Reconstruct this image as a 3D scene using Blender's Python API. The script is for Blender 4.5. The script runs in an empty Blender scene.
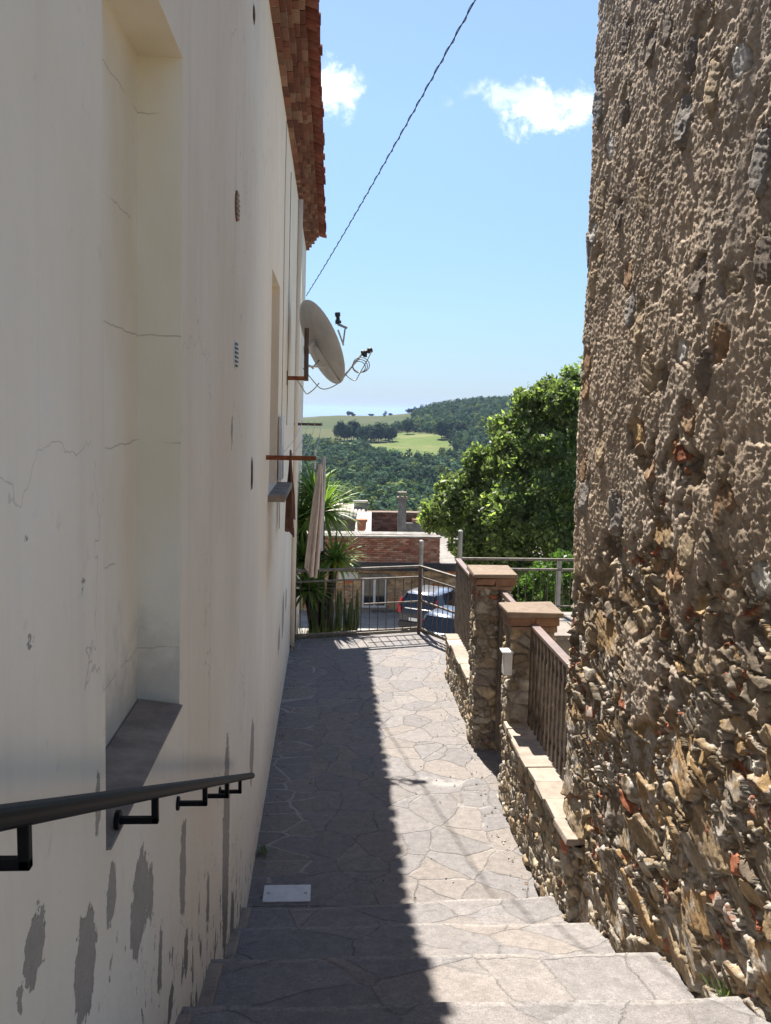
import bpy, math, random
import numpy as np
from mathutils import Vector, Matrix

random.seed(7)
rng = np.random.default_rng(11)
SC = bpy.context.scene
COL = SC.collection
R = math.radians

# ------------------------------------------------------------------ camera
EYE = Vector((0, 0, 3.4))
FPX = 900.0
PSI, THE, PHI = R(3.645), R(6.516), 0.021
cF = Vector((math.sin(PSI) * math.cos(THE), math.cos(PSI) * math.cos(THE), -math.sin(THE)))
cR = Vector((math.cos(PSI), -math.sin(PSI), 0))
cU = cR.cross(cF)
cR, cU = cR * math.cos(PHI) + cU * math.sin(PHI), cU * math.cos(PHI) - cR * math.sin(PHI)


def ray(px, py):
    return cF + cR * ((px - 385.5) / FPX) + cU * ((512 - py) / FPX)


def on_axis(px, py, axis, val):
    d = ray(px, py)
    return EYE + d * ((val - EYE[axis]) / d[axis])


def onX(px, py, v): return on_axis(px, py, 0, v)
def onY(px, py, v): return on_axis(px, py, 1, v)
def onZ(px, py, v): return on_axis(px, py, 2, v)


cd = bpy.data.cameras.new('camera')
cam = bpy.data.objects.new('camera', cd)
COL.objects.link(cam)
cd.sensor_width = 36
cd.lens = FPX / 1024 * 36
cd.clip_start = 0.05
cd.clip_end = 80000
M = Matrix((cR, cU, -cF)).transposed().to_4x4()
M.translation = EYE
cam.matrix_world = M
SC.camera = cam

# ------------------------------------------------------------------ object helpers


def wloc(o):
    v = Vector((0, 0, 0))
    while o is not None:
        v += o.location
        o = o.parent
    return v


def tag(o, label=None, cat=None, group=None, kind=None):
    if label: o['label'] = label
    if cat: o['category'] = cat
    if group: o['group'] = group
    if kind: o['kind'] = kind
    return o


def thing(name, label, cat, loc, group=None):
    o = bpy.data.objects.new(name, None)
    COL.objects.link(o)
    o.location = loc
    o.empty_display_size = 0.2
    return tag(o, label, cat, group)


def link_mesh(name, me, parent, org):
    o = bpy.data.objects.new(name, me)
    COL.objects.link(o)
    if parent is not None:
        o.parent = parent
    else:
        o.location = org
    return o


def copy_tree(o, parent=None):
    c = o.copy()
    COL.objects.link(c)
    c.parent = parent
    for ch in list(o.children):
        copy_tree(ch, c)
    return c


class MB:
    """collects polygons in world coordinates, builds one mesh object"""

    def __init__(s):
        s.v, s.f, s.c, s.m = [], [], [], []

    def poly(s, pts, col=(1, 1, 1), mi=0):
        n = len(s.v)
        s.v += [tuple(p) for p in pts]
        s.f.append(tuple(range(n, n + len(pts))))
        s.c.append(col); s.m.append(mi)

    def box(s, lo, hi, col=(1, 1, 1), jit=0.0, rz=0.0, mi=0, M=None):
        c = [(a + b) / 2 for a, b in zip(lo, hi)]
        n = len(s.v)
        for k in range(8):
            p = [(hi if k >> i & 1 else lo)[i] + random.uniform(-jit, jit) for i in range(3)]
            if rz:
                dx, dy = p[0] - c[0], p[1] - c[1]
                p[0] = c[0] + dx * math.cos(rz) - dy * math.sin(rz)
                p[1] = c[1] + dx * math.sin(rz) + dy * math.cos(rz)
            if M is not None:
                p = M @ Vector(p)
            s.v.append(tuple(p))
        for q in ((0, 2, 3, 1), (4, 5, 7, 6), (0, 1, 5, 4), (2, 6, 7, 3), (0, 4, 6, 2), (1, 3, 7, 5)):
            s.f.append(tuple(n + i for i in q))
            s.c.append(col); s.m.append(mi)

    def bar(s, a, b, w, h, col=(1, 1, 1), up=Vector((0, 0, 1))):
        """rectangular bar from a to b, w across, h along up"""
        a, b = Vector(a), Vector(b)
        d = (b - a).normalized()
        x = d.cross(up)
        if x.length < 1e-4: x = d.cross(Vector((0, 1, 0)))
        x.normalize()
        y = x.cross(d)
        n = len(s.v)
        for p in (a, b):
            for i, j in ((-1, -1), (1, -1), (1, 1), (-1, 1)):
                s.v.append(tuple(p + x * (w / 2 * i) + y * (h / 2 * j)))
        for q in ((0, 1, 2, 3), (7, 6, 5, 4), (0, 4, 5, 1), (1, 5, 6, 2), (2, 6, 7, 3), (3, 7, 4, 0)):
            s.f.append(tuple(n + i for i in q))
            s.c.append(col); s.m.append(0)

    def tube(s, pts, r, n=8, col=(1, 1, 1), cap=True):
        pts = [Vector(p) for p in pts]
        rs = r if isinstance(r, (list, tuple)) else [r] * len(pts)
        base = len(s.v)
        ref = Vector((0.3, 0.2, 1)).normalized()
        for i, p in enumerate(pts):
            d = (pts[min(i + 1, len(pts) - 1)] - pts[max(i - 1, 0)]).normalized()
            x = d.cross(ref)
            if x.length < 1e-3: x = d.cross(Vector((1, 0, 0)))
            x.normalize(); y = x.cross(d)
            for k in range(n):
                a = 2 * math.pi * k / n
                s.v.append(tuple(p + (x * math.cos(a) + y * math.sin(a)) * rs[i]))
        for i in range(len(pts) - 1):
            for k in range(n):
                a, b = base + i * n + k, base + i * n + (k + 1) % n
                s.f.append((a, b, b + n, a + n)); s.c.append(col); s.m.append(0)
        if cap:
            s.f.append(tuple(base + k for k in range(n))[::-1]); s.c.append(col); s.m.append(0)
            e = base + (len(pts) - 1) * n
            s.f.append(tuple(e + k for k in range(n))); s.c.append(col); s.m.append(0)

    def build(s, name, mats, parent=None, smooth=False, bevel=0.0, org=None, seg=2):
        if org is None:
            if parent is not None:
                org = wloc(parent)
            else:
                a = np.array(s.v)
                org = Vector((float(a[:, 0].mean()), float(a[:, 1].mean()), float(a[:, 2].min())))
        me = bpy.data.meshes.new(name)
        me.from_pydata([(p[0] - org[0], p[1] - org[1], p[2] - org[2]) for p in s.v], [], s.f)
        if not isinstance(mats, (list, tuple)): mats = [mats]
        for m in mats: me.materials.append(m)
        ca = me.color_attributes.new('Col', 'FLOAT_COLOR', 'CORNER')
        cols = []
        for f, c in zip(s.f, s.c):
            cols += [c[0], c[1], c[2], 1.0] * len(f)
        ca.data.foreach_set('color', cols)
        me.polygons.foreach_set('material_index', s.m)
        if smooth:
            me.polygons.foreach_set('use_smooth', [True] * len(me.polygons))
        me.update()
        o = link_mesh(name, me, parent, org)
        if bevel:
            b = o.modifiers.new('bevel', 'BEVEL')
            b.width = bevel; b.segments = seg; b.limit_method = 'ANGLE'
            b.harden_normals = False
        return o


def np_mesh(name, V, F, mat, parent=None, colors=None, smooth=False, org=None, fcol=None):
    """V (n,3) world, F (m,k) faces, colors (n,3) per vertex"""
    V = np.asarray(V, dtype=np.float64)
    if org is None:
        org = wloc(parent) if parent is not None else Vector((float(V[:, 0].mean()), float(V[:, 1].mean()), float(V[:, 2].min())))
    V = V - np.array(org)[None, :]
    me = bpy.data.meshes.new(name)
    k = F.shape[1]
    me.vertices.add(len(V)); me.loops.add(F.size); me.polygons.add(len(F))
    me.vertices.foreach_set('co', V.astype(np.float32).ravel())
    me.loops.foreach_set('vertex_index', F.astype(np.int32).ravel())
    me.polygons.foreach_set('loop_start', np.arange(0, F.size, k, dtype=np.int32))
    try:
        me.polygons.foreach_set('loop_total', np.full(len(F), k, dtype=np.int32))
    except Exception:
        pass
    me.materials.append(mat)
    if colors is not None:
        ca = me.color_attributes.new('Col', 'FLOAT_COLOR', 'POINT')
        c4 = np.ones((len(V), 4), dtype=np.float32); c4[:, :3] = colors
        ca.data.foreach_set('color', c4.ravel())
    if smooth:
        me.polygons.foreach_set('use_smooth', np.ones(len(F), dtype=bool))
    me.update(calc_edges=True)
    me.validate()
    return link_mesh(name, me, parent, org)


def grid_faces(m, n, close=False):
    i = np.arange(m if close else m - 1)[:, None]; j = np.arange(n - 1)[None, :]
    i2 = (i + 1) % m
    a = i * n + j; b = i2 * n + j; c = i2 * n + j + 1; d = i * n + j + 1
    return np.stack([a, b, c, d], -1).reshape(-1, 4)


# ------------------------------------------------------------------ numpy noise


def _hash(ix, iy, seed):
    h = (ix.astype(np.int64) * 374761393 + iy.astype(np.int64) * 668265263 + seed * 1442695041) & 0xffffffff
    h = ((h ^ (h >> 13)) * 1274126177) & 0xffffffff
    h = ((h ^ (h >> 16)) * 2246822519) & 0xffffffff
    return ((h ^ (h >> 15)) & 0xffffff) / float(0xffffff)


def vnoise(x, y, seed=0):
    ix, iy = np.floor(x), np.floor(y)
    fx, fy = x - ix, y - iy
    fx = fx * fx * fx * (fx * (fx * 6 - 15) + 10); fy = fy * fy * fy * (fy * (fy * 6 - 15) + 10)
    a = _hash(ix, iy, seed); b = _hash(ix + 1, iy, seed)
    c = _hash(ix, iy + 1, seed); d = _hash(ix + 1, iy + 1, seed)
    return (a + (b - a) * fx) * (1 - fy) + (c + (d - c) * fx) * fy


def fbm(x, y, seed=0, o=4, g=0.5):
    s = np.zeros_like(x); a = 1.0; t = 0.0
    for k in range(o):
        s += a * vnoise(x * 2 ** k + 17.3 * k, y * 2 ** k + 5.1 * k, seed + k); t += a; a *= g
    return s / t


def voronoi(x, y, seed=0, jit=0.9):
    ix, iy = np.floor(x), np.floor(y)
    f1 = np.full(x.shape, 9.0); f2 = f1.copy(); idv = np.zeros(x.shape); id2 = np.zeros(x.shape)
    sx = np.zeros(x.shape); sy = np.zeros(x.shape)
    for dx in (-1, 0, 1):
        for dy in (-1, 0, 1):
            cx, cy = ix + dx, iy + dy
            px = cx + 0.5 + (_hash(cx, cy, seed) - 0.5) * jit
            py = cy + 0.5 + (_hash(cx, cy, seed + 77) - 0.5) * jit
            d = np.sqrt((x - px) ** 2 + (y - py) ** 2)
            n = d < f1
            f2 = np.where(n, f1, np.minimum(f2, d))
            idv = np.where(n, _hash(cx, cy, seed + 5), idv)
            id2 = np.where(n, _hash(cx, cy, seed + 9), id2)
            sx = np.where(n, x - px, sx); sy = np.where(n, y - py, sy)
            f1 = np.where(n, d, f1)
    return f1, f2, idv, id2, sx, sy


def sst(a, b, x):
    t = np.clip((x - a) / (b - a), 0, 1)
    return t * t * (3 - 2 * t)


def pick(idv, pal):
    pal = np.array(pal)
    k = np.minimum((idv * len(pal)).astype(int), len(pal) - 1)
    return pal[k]


# ------------------------------------------------------------------ materials
class NT:
    def __init__(s, name, rough=0.8, spec=0.3):
        s.mat = bpy.data.materials.new(name)
        s.mat.use_nodes = True
        s.t = s.mat.node_tree
        s.b = s.t.nodes['Principled BSDF']
        s.b.inputs['Roughness'].default_value = rough
        s.b.inputs['Specular IOR Level'].default_value = spec
        s.l = s.t.links

    def n(s, typ, **kw):
        nd = s.t.nodes.new(typ)
        for k, v in kw.items():
            setattr(nd, k, v)
        return nd

    def put(s, sock, v):
        if hasattr(v, 'is_output') or isinstance(v, bpy.types.NodeSocket):
            s.l.new(v, sock)
        else:
            sock.default_value = v

    def math(s, op, a, b=0.0, c=None, clamp=False):
        nd = s.n('ShaderNodeMath', operation=op); nd.use_clamp = clamp
        s.put(nd.inputs[0], a); s.put(nd.inputs[1], b)
        if c is not None: s.put(nd.inputs[2], c)
        return nd.outputs[0]

    def vmath(s, op, a, b=(0, 0, 0)):
        nd = s.n('ShaderNodeVectorMath', operation=op)
        s.put(nd.inputs[0], a); s.put(nd.inputs[1], b)
        return nd.outputs['Value'] if op in ('LENGTH', 'DOT_PRODUCT', 'DISTANCE') else nd.outputs[0]

    def pos(s, scale=(1, 1, 1), off=(0, 0, 0)):
        g = s.n('ShaderNodeNewGeometry').outputs['Position']
        return s.vmath('MULTIPLY_ADD', g, scale) if False else s._map(g, scale, off)

    def obj(s, scale=(1, 1, 1), off=(0, 0, 0)):
        return s._map(s.n('ShaderNodeTexCoord').outputs['Object'], scale, off)

    def _map(s, v, scale, off):
        m = s.n('ShaderNodeMapping')
        s.l.new(v, m.inputs['Vector'])
        m.inputs['Scale'].default_value = scale; m.inputs['Location'].default_value = off
        return m.outputs[0]

    def noise(s, vec, scale, detail=4, rough=0.55, dist=0.0, color=False):
        nd = s.n('ShaderNodeTexNoise')
        s.l.new(vec, nd.inputs['Vector'])
        nd.inputs['Scale'].default_value = scale; nd.inputs['Detail'].default_value = detail
        nd.inputs['Roughness'].default_value = rough; nd.inputs['Distortion'].default_value = dist
        return nd.outputs['Color' if color else 'Fac']

    def voro(s, vec, scale, feature='F1', out='Distance', rnd=1.0):
        nd = s.n('ShaderNodeTexVoronoi', feature=feature)
        s.l.new(vec, nd.inputs['Vector'])
        nd.inputs['Scale'].default_value = scale; nd.inputs['Randomness'].default_value = rnd
        return nd.outputs[out]

    def ramp(s, fac, stops, interp='LINEAR'):
        nd = s.n('ShaderNodeValToRGB'); cr = nd.color_ramp; cr.interpolation = interp
        while len(cr.elements) < len(stops): cr.elements.new(0.5)
        for e, (p, c) in zip(cr.elements, stops):
            e.position = p
            e.color = (c, c, c, 1) if isinstance(c, (int, float)) else (c[0], c[1], c[2], 1)
        s.put(nd.inputs[0], fac)
        return nd.outputs[0]

    def step(s, a, b, x):
        nd = s.n('ShaderNodeMapRange', interpolation_type='SMOOTHSTEP')
        s.put(nd.inputs['Value'], x); nd.inputs['From Min'].default_value = a; nd.inputs['From Max'].default_value = b
        return nd.outputs[0]

    def mix(s, f, a, b, mode='MIX'):
        nd = s.n('ShaderNodeMix', data_type='RGBA', blend_type=mode)
        s.put(nd.inputs[0], f)
        for i, v in ((6, a), (7, b)):
            s.put(nd.inputs[i], v if hasattr(v, 'is_output') or isinstance(v, bpy.types.NodeSocket) else (v[0], v[1], v[2], 1))
        return nd.outputs[2]

    def attr(s, name='Col'):
        nd = s.n('ShaderNodeAttribute'); nd.attribute_name = name
        return nd.outputs['Color']

    def color(s, v):
        s.put(s.b.inputs['Base Color'], v if hasattr(v, 'is_output') or isinstance(v, bpy.types.NodeSocket) else (v[0], v[1], v[2], 1))

    def bump(s, h, dist=0.01, strength=1.0, prev=None):
        nd = s.n('ShaderNodeBump')
        nd.inputs['Distance'].default_value = dist; nd.inputs['Strength'].default_value = strength
        s.l.new(h, nd.inputs['Height'])
        if prev is not None: s.l.new(prev, nd.inputs['Normal'])
        s.l.new(nd.outputs[0], s.b.inputs['Normal'])
        return nd.outputs[0]


def simple(name, c, rough=0.7, var=0.25, scale=6, metal=0.0, bumpd=0.0, spec=0.3, c2=None):
    m = NT(name, rough, spec)
    p = m.pos()
    f = m.noise(p, scale, 5, 0.6)
    k = tuple(x * (1 - var) for x in c) if c2 is None else c2
    m.color(m.mix(m.step(0.35, 0.65, f), k, c))
    m.b.inputs['Metallic'].default_value = metal
    if bumpd:
        m.bump(m.noise(p, scale * 6, 4, 0.6), bumpd)
    return m.mat


def attr_mat(name, rough=0.9, var=0.35, scale=30, bumpd=0.004, bscale=90):
    m = NT(name, rough, 0.15)
    p = m.pos()
    a = m.attr()
    f = m.noise(p, scale, 6, 0.65)
    g = m.noise(p, scale * 0.13, 3, 0.5)
    k = m.math('ADD', m.math('MULTIPLY', f, 0.7), m.math('MULTIPLY', g, 0.3))
    mul = m.ramp(k, [(0.3, 1 - var), (0.7, 1 + var)])
    m.color(m.mix(1.0, a, mul, 'MULTIPLY'))
    if bumpd:
        m.bump(m.noise(p, bscale, 5, 0.7), bumpd)
    return m.mat


# plaster of the left house -------------------------------------------------


def WX(z): return -0.5 + 0.010 * (z - 2.0)


def stair_z(y): return max(0.0, 0.42 * (6.1 - y))


def wall_at(px, py):
    p = onX(px, py, -0.5)
    return onX(px, py, WX(p.z))


PEEL = []
for px, py, w, h in ((26, 547, 3, 7), (84, 582, 3, 9), (82, 597, 2, 4), (31, 634, 3, 6), (232, 430, 1.5, 30), (35, 950, 17, 62), (20, 1000, 6, 40), (86, 965, 16, 110), (98, 805, 5, 70), (112, 900, 8, 66), (140, 905, 14, 90), (150, 890, 5, 60),
                     (183, 870, 5, 90), (226, 850, 5, 210), (252, 752, 3, 60), (160, 960, 4, 60), (171, 1000, 5, 40), (186, 955, 3, 50), (208, 900, 2.5, 60), (283, 615, 1.5, 40), (279, 640, 1.5, 25), (286, 600, 1, 20), (232, 925, 3, 60)):
    a = wall_at(px, py); b = wall_at(px + w, py); c = wall_at(px, py + h / 2)
    PEEL.append((a.y, a.z, abs(b.y - a.y) * 0.62, abs(c.z - a.z) * 1.02))


def plaster_mat(peel=True):
    m = NT('lime_plaster', 0.88, 0.2)
    p = m.pos()
    sep = m.n('ShaderNodeSeparateXYZ'); m.l.new(p, sep.inputs[0])
    y, z = sep.outputs[1], sep.outputs[2]
    big = m.noise(m.pos((1, 0.7, 0.45)), 1.3, 5, 0.6)
    col = m.mix(m.step(0.35, 0.68, big), (0.81, 0.70, 0.545), (0.87, 0.775, 0.635))
    streak = m.noise(m.pos((1, 7, 0.35)), 1.6, 6, 0.6)
    col = m.mix(m.math('MULTIPLY', m.step(0.5, 0.8, streak), 0.32), col, (0.60, 0.535, 0.465))
    # height above the stair or the path: warmer tone towards the ground
    g = m.math('SUBTRACT', z, m.math('MAXIMUM', m.math('MULTIPLY', m.math('SUBTRACT', 6.1, y), 0.42), 0.0))
    low = m.math('MULTIPLY', m.step(2.4, 0.2, m.math('ADD', g, m.math('MULTIPLY', big, 1.2))), 0.55)
    col = m.mix(low, col, (0.73, 0.62, 0.455))
    fine = m.noise(p, 9, 6, 0.7)
    col = m.mix(m.math('MULTIPLY', m.step(0.6, 0.72, fine), 0.3), col, (0.50, 0.45, 0.40))
    # hairline cracks
    wp = m.vmath('ADD', p, m.vmath('SCALE', m.noise(p, 2.5, 4, 0.6, color=True)))
    sc = m.n('ShaderNodeVectorMath', operation='MULTIPLY_ADD')
    m.l.new(m.noise(p, 2.2, 4, 0.6, color=True), sc.inputs[0]); sc.inputs[1].default_value = (0.8, 0.8, 0.8); m.l.new(p, sc.inputs[2])
    ed = m.voro(sc.outputs[0], 0.55, 'DISTANCE_TO_EDGE')
    crack = m.math('MULTIPLY', m.math('LESS_THAN', ed, 0.0013), m.step(0.5, 0.6, m.noise(p, 0.9, 2)))
    col = m.mix(m.math('MULTIPLY', crack, 0.35), col, (0.22, 0.19, 0.16))
    h = m.math('MULTIPLY', m.noise(p, 55, 5, 0.7), 0.12)
    h = m.math('ADD', h, m.math('MULTIPLY', m.noise(p, 5, 4, 0.5), 1.2))
    h = m.math('SUBTRACT', h, m.math('MULTIPLY', crack, 0.4))
    # peeling patches
    w = m.n('ShaderNodeVectorMath', operation='MULTIPLY_ADD')
    m.l.new(m.noise(p, 9, 5, 0.7, color=True), w.inputs[0]); w.inputs[1].default_value = (0.0, 0.13, 0.22); m.l.new(p, w.inputs[2])
    wpos = w.outputs[0]
    best = None
    for cy, cz, ry, rz in PEEL:
        d = m.vmath('SUBTRACT', wpos, (0, cy + 0.065, cz + 0.11))
        d = m.vmath('MULTIPLY', d, (0, 1 / ry, 1 / rz))
        v = m.math('SUBTRACT', 1.0, m.vmath('LENGTH', d))
        best = v if best is None else m.math('MAXIMUM', best, v)
    best = m.math('ADD', best, m.math('MULTIPLY', m.math('SUBTRACT', m.noise(p, 30, 4, 0.65), 0.5), .8))
    gen = m.noise(m.pos((1, 5.5, 2.6)), 2.1, 8, 0.66)
    gen = m.math('SUBTRACT', gen, m.math('ADD', m.math('MULTIPLY', g, 0.17), 0.57))
    peelm = m.math('MAXIMUM', m.step(0.0, 0.06, best), m.step(0.0, 0.015, gen))
    rend = m.mix(m.noise(p, 14, 5, 0.7), (0.33, 0.28, 0.225), (0.49, 0.425, 0.35))
    rend = m.mix(m.math('MULTIPLY', m.step(0.45, 0.0, g), 0.6), rend, (0.12, 0.105, 0.09))
    col = m.mix(peelm, col, rend)
    h = m.math('SUBTRACT', h, m.math('MULTIPLY', peelm, 1.1))
    h = m.math('ADD', h, m.math('MULTIPLY', m.math('MULTIPLY', peelm, m.noise(p, 60, 5, 0.7)), 0.9))
    m.color(col)
    m.bump(h, 0.010)
    return m.mat


MAT = {}
MAT['plaster'] = plaster_mat()


def niche_mat():
    m = NT('niche_plaster', .88, .2)
    p = m.pos()
    c = m.mix(m.step(.35, .68, m.noise(m.pos((1, 1, .5)), 2.0, 5, .6)), (.78, .685, .51), (.85, .77, .63))
    sp = m.n('ShaderNodeSeparateXYZ'); m.l.new(p, sp.inputs[0])
    wz = m.math('ADD', sp.outputs[2], m.math('MULTIPLY', m.math('SUBTRACT', m.noise(p, 5, 4, .6), .5), .05))
    fr = m.math('ABSOLUTE', m.math('SUBTRACT', m.math('FRACT', m.math('MULTIPLY', wz, 2.9)), .5))
    cr = m.math('MULTIPLY', m.math('LESS_THAN', fr, .006), m.step(.45, .5, m.noise(p, 3, 2)))
    c = m.mix(m.math('MULTIPLY', cr, .45), c, (.30, .25, .19))
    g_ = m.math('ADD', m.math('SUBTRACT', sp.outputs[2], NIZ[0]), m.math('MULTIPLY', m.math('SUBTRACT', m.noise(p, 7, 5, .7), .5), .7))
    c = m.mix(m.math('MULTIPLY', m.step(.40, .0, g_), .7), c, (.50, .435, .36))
    m.color(c)
    m.bump(m.math('SUBTRACT', m.math('ADD', m.math('MULTIPLY', m.noise(p, 55, 5, .7), .12), m.noise(p, 5, 4, .5)), m.math('MULTIPLY', cr, .4)), .006)
    return m.mat


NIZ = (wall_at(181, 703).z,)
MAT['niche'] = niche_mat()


def paving(name, scale, cA, cB, cC, jw=0.010, edge=False, seedoff=(0, 0, 0)):
    m = NT(name, 0.78, 0.2)
    pp = m.pos()
    wn = m.noise(pp, 2.2, 2, 0.5, color=True)
    wf = m.noise(pp, 22, 4, 0.7, color=True)
    n1 = m.noise(pp, 14, 6, 0.7)
    n2 = m.noise(pp, 170, 3, 0.75)
    n3 = m.noise(pp, 45, 5, 0.75)

    stp = None
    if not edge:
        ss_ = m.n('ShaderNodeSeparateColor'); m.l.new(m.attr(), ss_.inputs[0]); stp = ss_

    def pattern(stretch, off, sc):
        a = m.n('ShaderNodeVectorMath', operation='MULTIPLY_ADD')
        m.l.new(wn, a.inputs[0]); a.inputs[1].default_value = (0.16, 0.16, 0); m.l.new(m.pos(stretch, off), a.inputs[2])
        b = m.n('ShaderNodeVectorMath', operation='MULTIPLY_ADD')
        m.l.new(wf, b.inputs[0]); b.inputs[1].default_value = (0.035, 0.035, 0); m.l.new(a.outputs[0], b.inputs[2])
        fl = m.vmath('MULTIPLY', b.outputs[0], (1, 1, 0))
        if stp is not None:
            cb_ = m.n('ShaderNodeCombineXYZ'); m.l.new(m.math('MULTIPLY', m.math('ROUND', m.math('DIVIDE', stp.outputs[0], .37)), 3.71), cb_.inputs[0])
            fl = m.vmath('ADD', fl, cb_.outputs[0])
        ed = m.voro(fl, sc, 'DISTANCE_TO_EDGE')
        cid = m.voro(fl, sc, 'F1', 'Color')
        return ed, cid
    ed, cid = pattern((1, 0.9, 1), seedoff, scale)
    light = m.math('MULTIPLY', m.step(0.50, 0.66, m.noise(pp, 2.6, 4, 0.6)), .6)
    if edge:
        ed2, cid2 = pattern((0.8, 1.75, 1), (0.2, 0, 0), 2.0)
        sx = m.n('ShaderNodeSeparateXYZ'); m.l.new(pp, sx.inputs[0])
        em = m.step(-0.10, -0.13, m.math('ADD', sx.outputs[0], m.math('MULTIPLY', m.math('SUBTRACT', m.noise(pp, 2.6, 3), 0.5), 0.35)))
        mx = m.n('ShaderNodeMix', data_type='FLOAT'); m.l.new(em, mx.inputs[0]); m.l.new(ed, mx.inputs[2]); m.l.new(ed2, mx.inputs[3]); ed = mx.outputs[0]
        cid = m.mix(em, cid, cid2)
        light = m.math('MAXIMUM', light, m.math('MULTIPLY', em, .7))
    sp = m.n('ShaderNodeSeparateColor'); m.l.new(cid, sp.inputs[0])
    base = m.ramp(sp.outputs[0], [(0.0, cA), (0.4, cB), (0.75, cC), (1.0, cA)])
    base = m.mix(1.0, base, m.ramp(sp.outputs[1], [(0, 0.92), (1, 1.08)]), 'MULTIPLY')
    base = m.mix(1.0, base, m.ramp(n1, [(0.3, 0.78), (0.7, 1.2)]), 'MULTIPLY')
    base = m.mix(1.0, base, m.ramp(n2, [(0.3, 0.6), (0.7, 1.38)]), 'MULTIPLY')
    base = m.mix(1.0, base, m.ramp(n3, [(0.3, 0.82), (0.7, 1.16)]), 'MULTIPLY')
    e2 = m.math('ADD', ed, m.math('MULTIPLY', m.math('SUBTRACT', n3, 0.5), 0.02))
    dark = m.math('MULTIPLY', m.step(jw * 1.0, jw * 0.4, e2), m.ramp(m.noise(pp, 4.0, 3), [(0.4, 0.1), (0.6, 0.6)]))
    base = m.mix(dark, base, (0.10, 0.092, 0.085))
    jm = m.math('MULTIPLY', m.step(jw * 2.6, jw * 1.4, e2), light if edge else m.math('MULTIPLY', light, .45))
    base = m.mix(jm, base, m.mix(n3, (0.30, 0.28, 0.26), (0.42, 0.40, 0.375)))
    base = m.mix(m.math('MULTIPLY', m.step(0.55, 0.75, m.noise(pp, 1.1, 5, 0.6)), 0.3), base, (0.15, 0.135, 0.12))
    spots = m.step(0.68, 0.74, m.noise(pp, 26, 3, 0.6))
    base = m.mix(m.math('MULTIPLY', spots, 0.35), base, (0.10, 0.09, 0.085))
    if stp is not None:
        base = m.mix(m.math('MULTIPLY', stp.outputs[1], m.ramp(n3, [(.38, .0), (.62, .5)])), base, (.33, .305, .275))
    m.color(base)
    hh = m.math('ADD', m.math('MULTIPLY', m.step(0.0, jw * 3, ed), 0.7), m.math('MULTIPLY', n1, 0.6))
    hh = m.math('ADD', hh, m.math('MULTIPLY', n2, 0.22))
    hh = m.math('ADD', hh, m.math('MULTIPLY', n3, 0.45))
    hh = m.math('ADD', hh, m.math('MULTIPLY', sp.outputs[2], 0.4))
    m.bump(hh, 0.010)
    return m.mat


MAT['paving'] = paving('crazy_paving', 3.0, (0.198, 0.180, 0.171), (0.176, 0.164, 0.162), (0.212, 0.186, 0.167), 0.010, True)
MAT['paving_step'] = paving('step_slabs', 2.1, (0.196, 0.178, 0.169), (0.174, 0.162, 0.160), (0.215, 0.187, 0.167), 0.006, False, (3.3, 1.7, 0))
MAT['masonry'] = attr_mat('rubble_masonry', 0.92, 0.42, 34, 0.006, 120)
MAT['brick'] = attr_mat('fired_brick', 0.9, 0.30, 40, 0.003, 140)
MAT['mortar'] = simple('pale_mortar', (0.50, 0.42, 0.33), 0.9, 0.3, 12, bumpd=0.003)
MAT['tile'] = attr_mat('terracotta_tile', 0.85, 0.3, 18, 0.002, 90)
MAT['cement'] = simple('grey_cement', (0.30, 0.245, 0.195), 0.9, 0.35, 7, bumpd=0.004)
MAT['concrete'] = simple('weathered_concrete', (0.27, 0.245, 0.215), 0.9, 0.4, 3, bumpd=0.006)
MAT['rough_core'] = simple('bare_masonry', (0.33, 0.23, 0.165), .95, .5, 25, bumpd=.01)
MAT['black_iron'] = simple('black_painted_iron', (0.008, 0.008, 0.009), 0.52, 0.3, 20, spec=0.12)
MAT['rust'] = simple('rusty_iron', (0.26, 0.085, 0.035), 0.8, 0.5, 22, bumpd=0.002)
MAT['brown_iron'] = simple('brown_painted_iron', (0.115, 0.075, 0.062), 0.55, 0.35, 14)
MAT['grey_iron'] = simple('weathered_fence_iron', (0.22, 0.185, 0.15), 0.6, 0.45, 11)
MAT['galv'] = simple('galvanised_steel', (0.42, 0.41, 0.38), 0.5, 0.3, 9, metal=0.3)
MAT['dish'] = simple('dish_grey_paint', (0.56, 0.545, 0.52), 0.5, 0.15, 5)
MAT['dark_plastic'] = simple('dark_plastic', (0.03, 0.03, 0.033), 0.45)
MAT['white_plastic'] = simple('white_plastic', (0.72, 0.71, 0.68), 0.4, 0.08)
MAT['white_paint'] = simple('white_paint', (0.72, 0.71, 0.69), 0.6, 0.15, 8)
MAT['slat'] = simple('weathered_wood', (0.135, 0.105, 0.08), 0.85, 0.5, 16, bumpd=0.002)
MAT['glass_dark'] = simple('dark_window_glass', (0.02, 0.022, 0.026), 0.08, 0.2, 2, spec=0.6)
MAT['leather'] = simple('brown_cloth', (0.20, 0.105, 0.075), 0.95, 0.3, 9)
MAT['beige_cloth'] = simple('beige_cloth', (0.78, 0.66, 0.56), 0.95, 0.2, 7)
MAT['pale_cloth'] = simple('pale_cloth', (0.60, 0.57, 0.54), 0.95, 0.12, 7)
MAT['cable'] = simple('black_cable', (0.03, 0.03, 0.03), 0.6)
MAT['white_cord'] = simple('white_cord', (0.55, 0.55, 0.54), 0.7)
MAT['bark'] = simple('tree_bark', (0.10, 0.075, 0.055), 0.95, 0.5, 9, bumpd=0.01)
MAT['asphalt'] = simple('street_surface', (0.44, 0.40, 0.34), 0.9, 0.3, 1.2, bumpd=0.004)
MAT['soil'] = simple('dry_soil', (0.17, 0.125, 0.085), 0.95, 0.5, 5, bumpd=0.02)


def cloth_tex(m): return m


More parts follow.
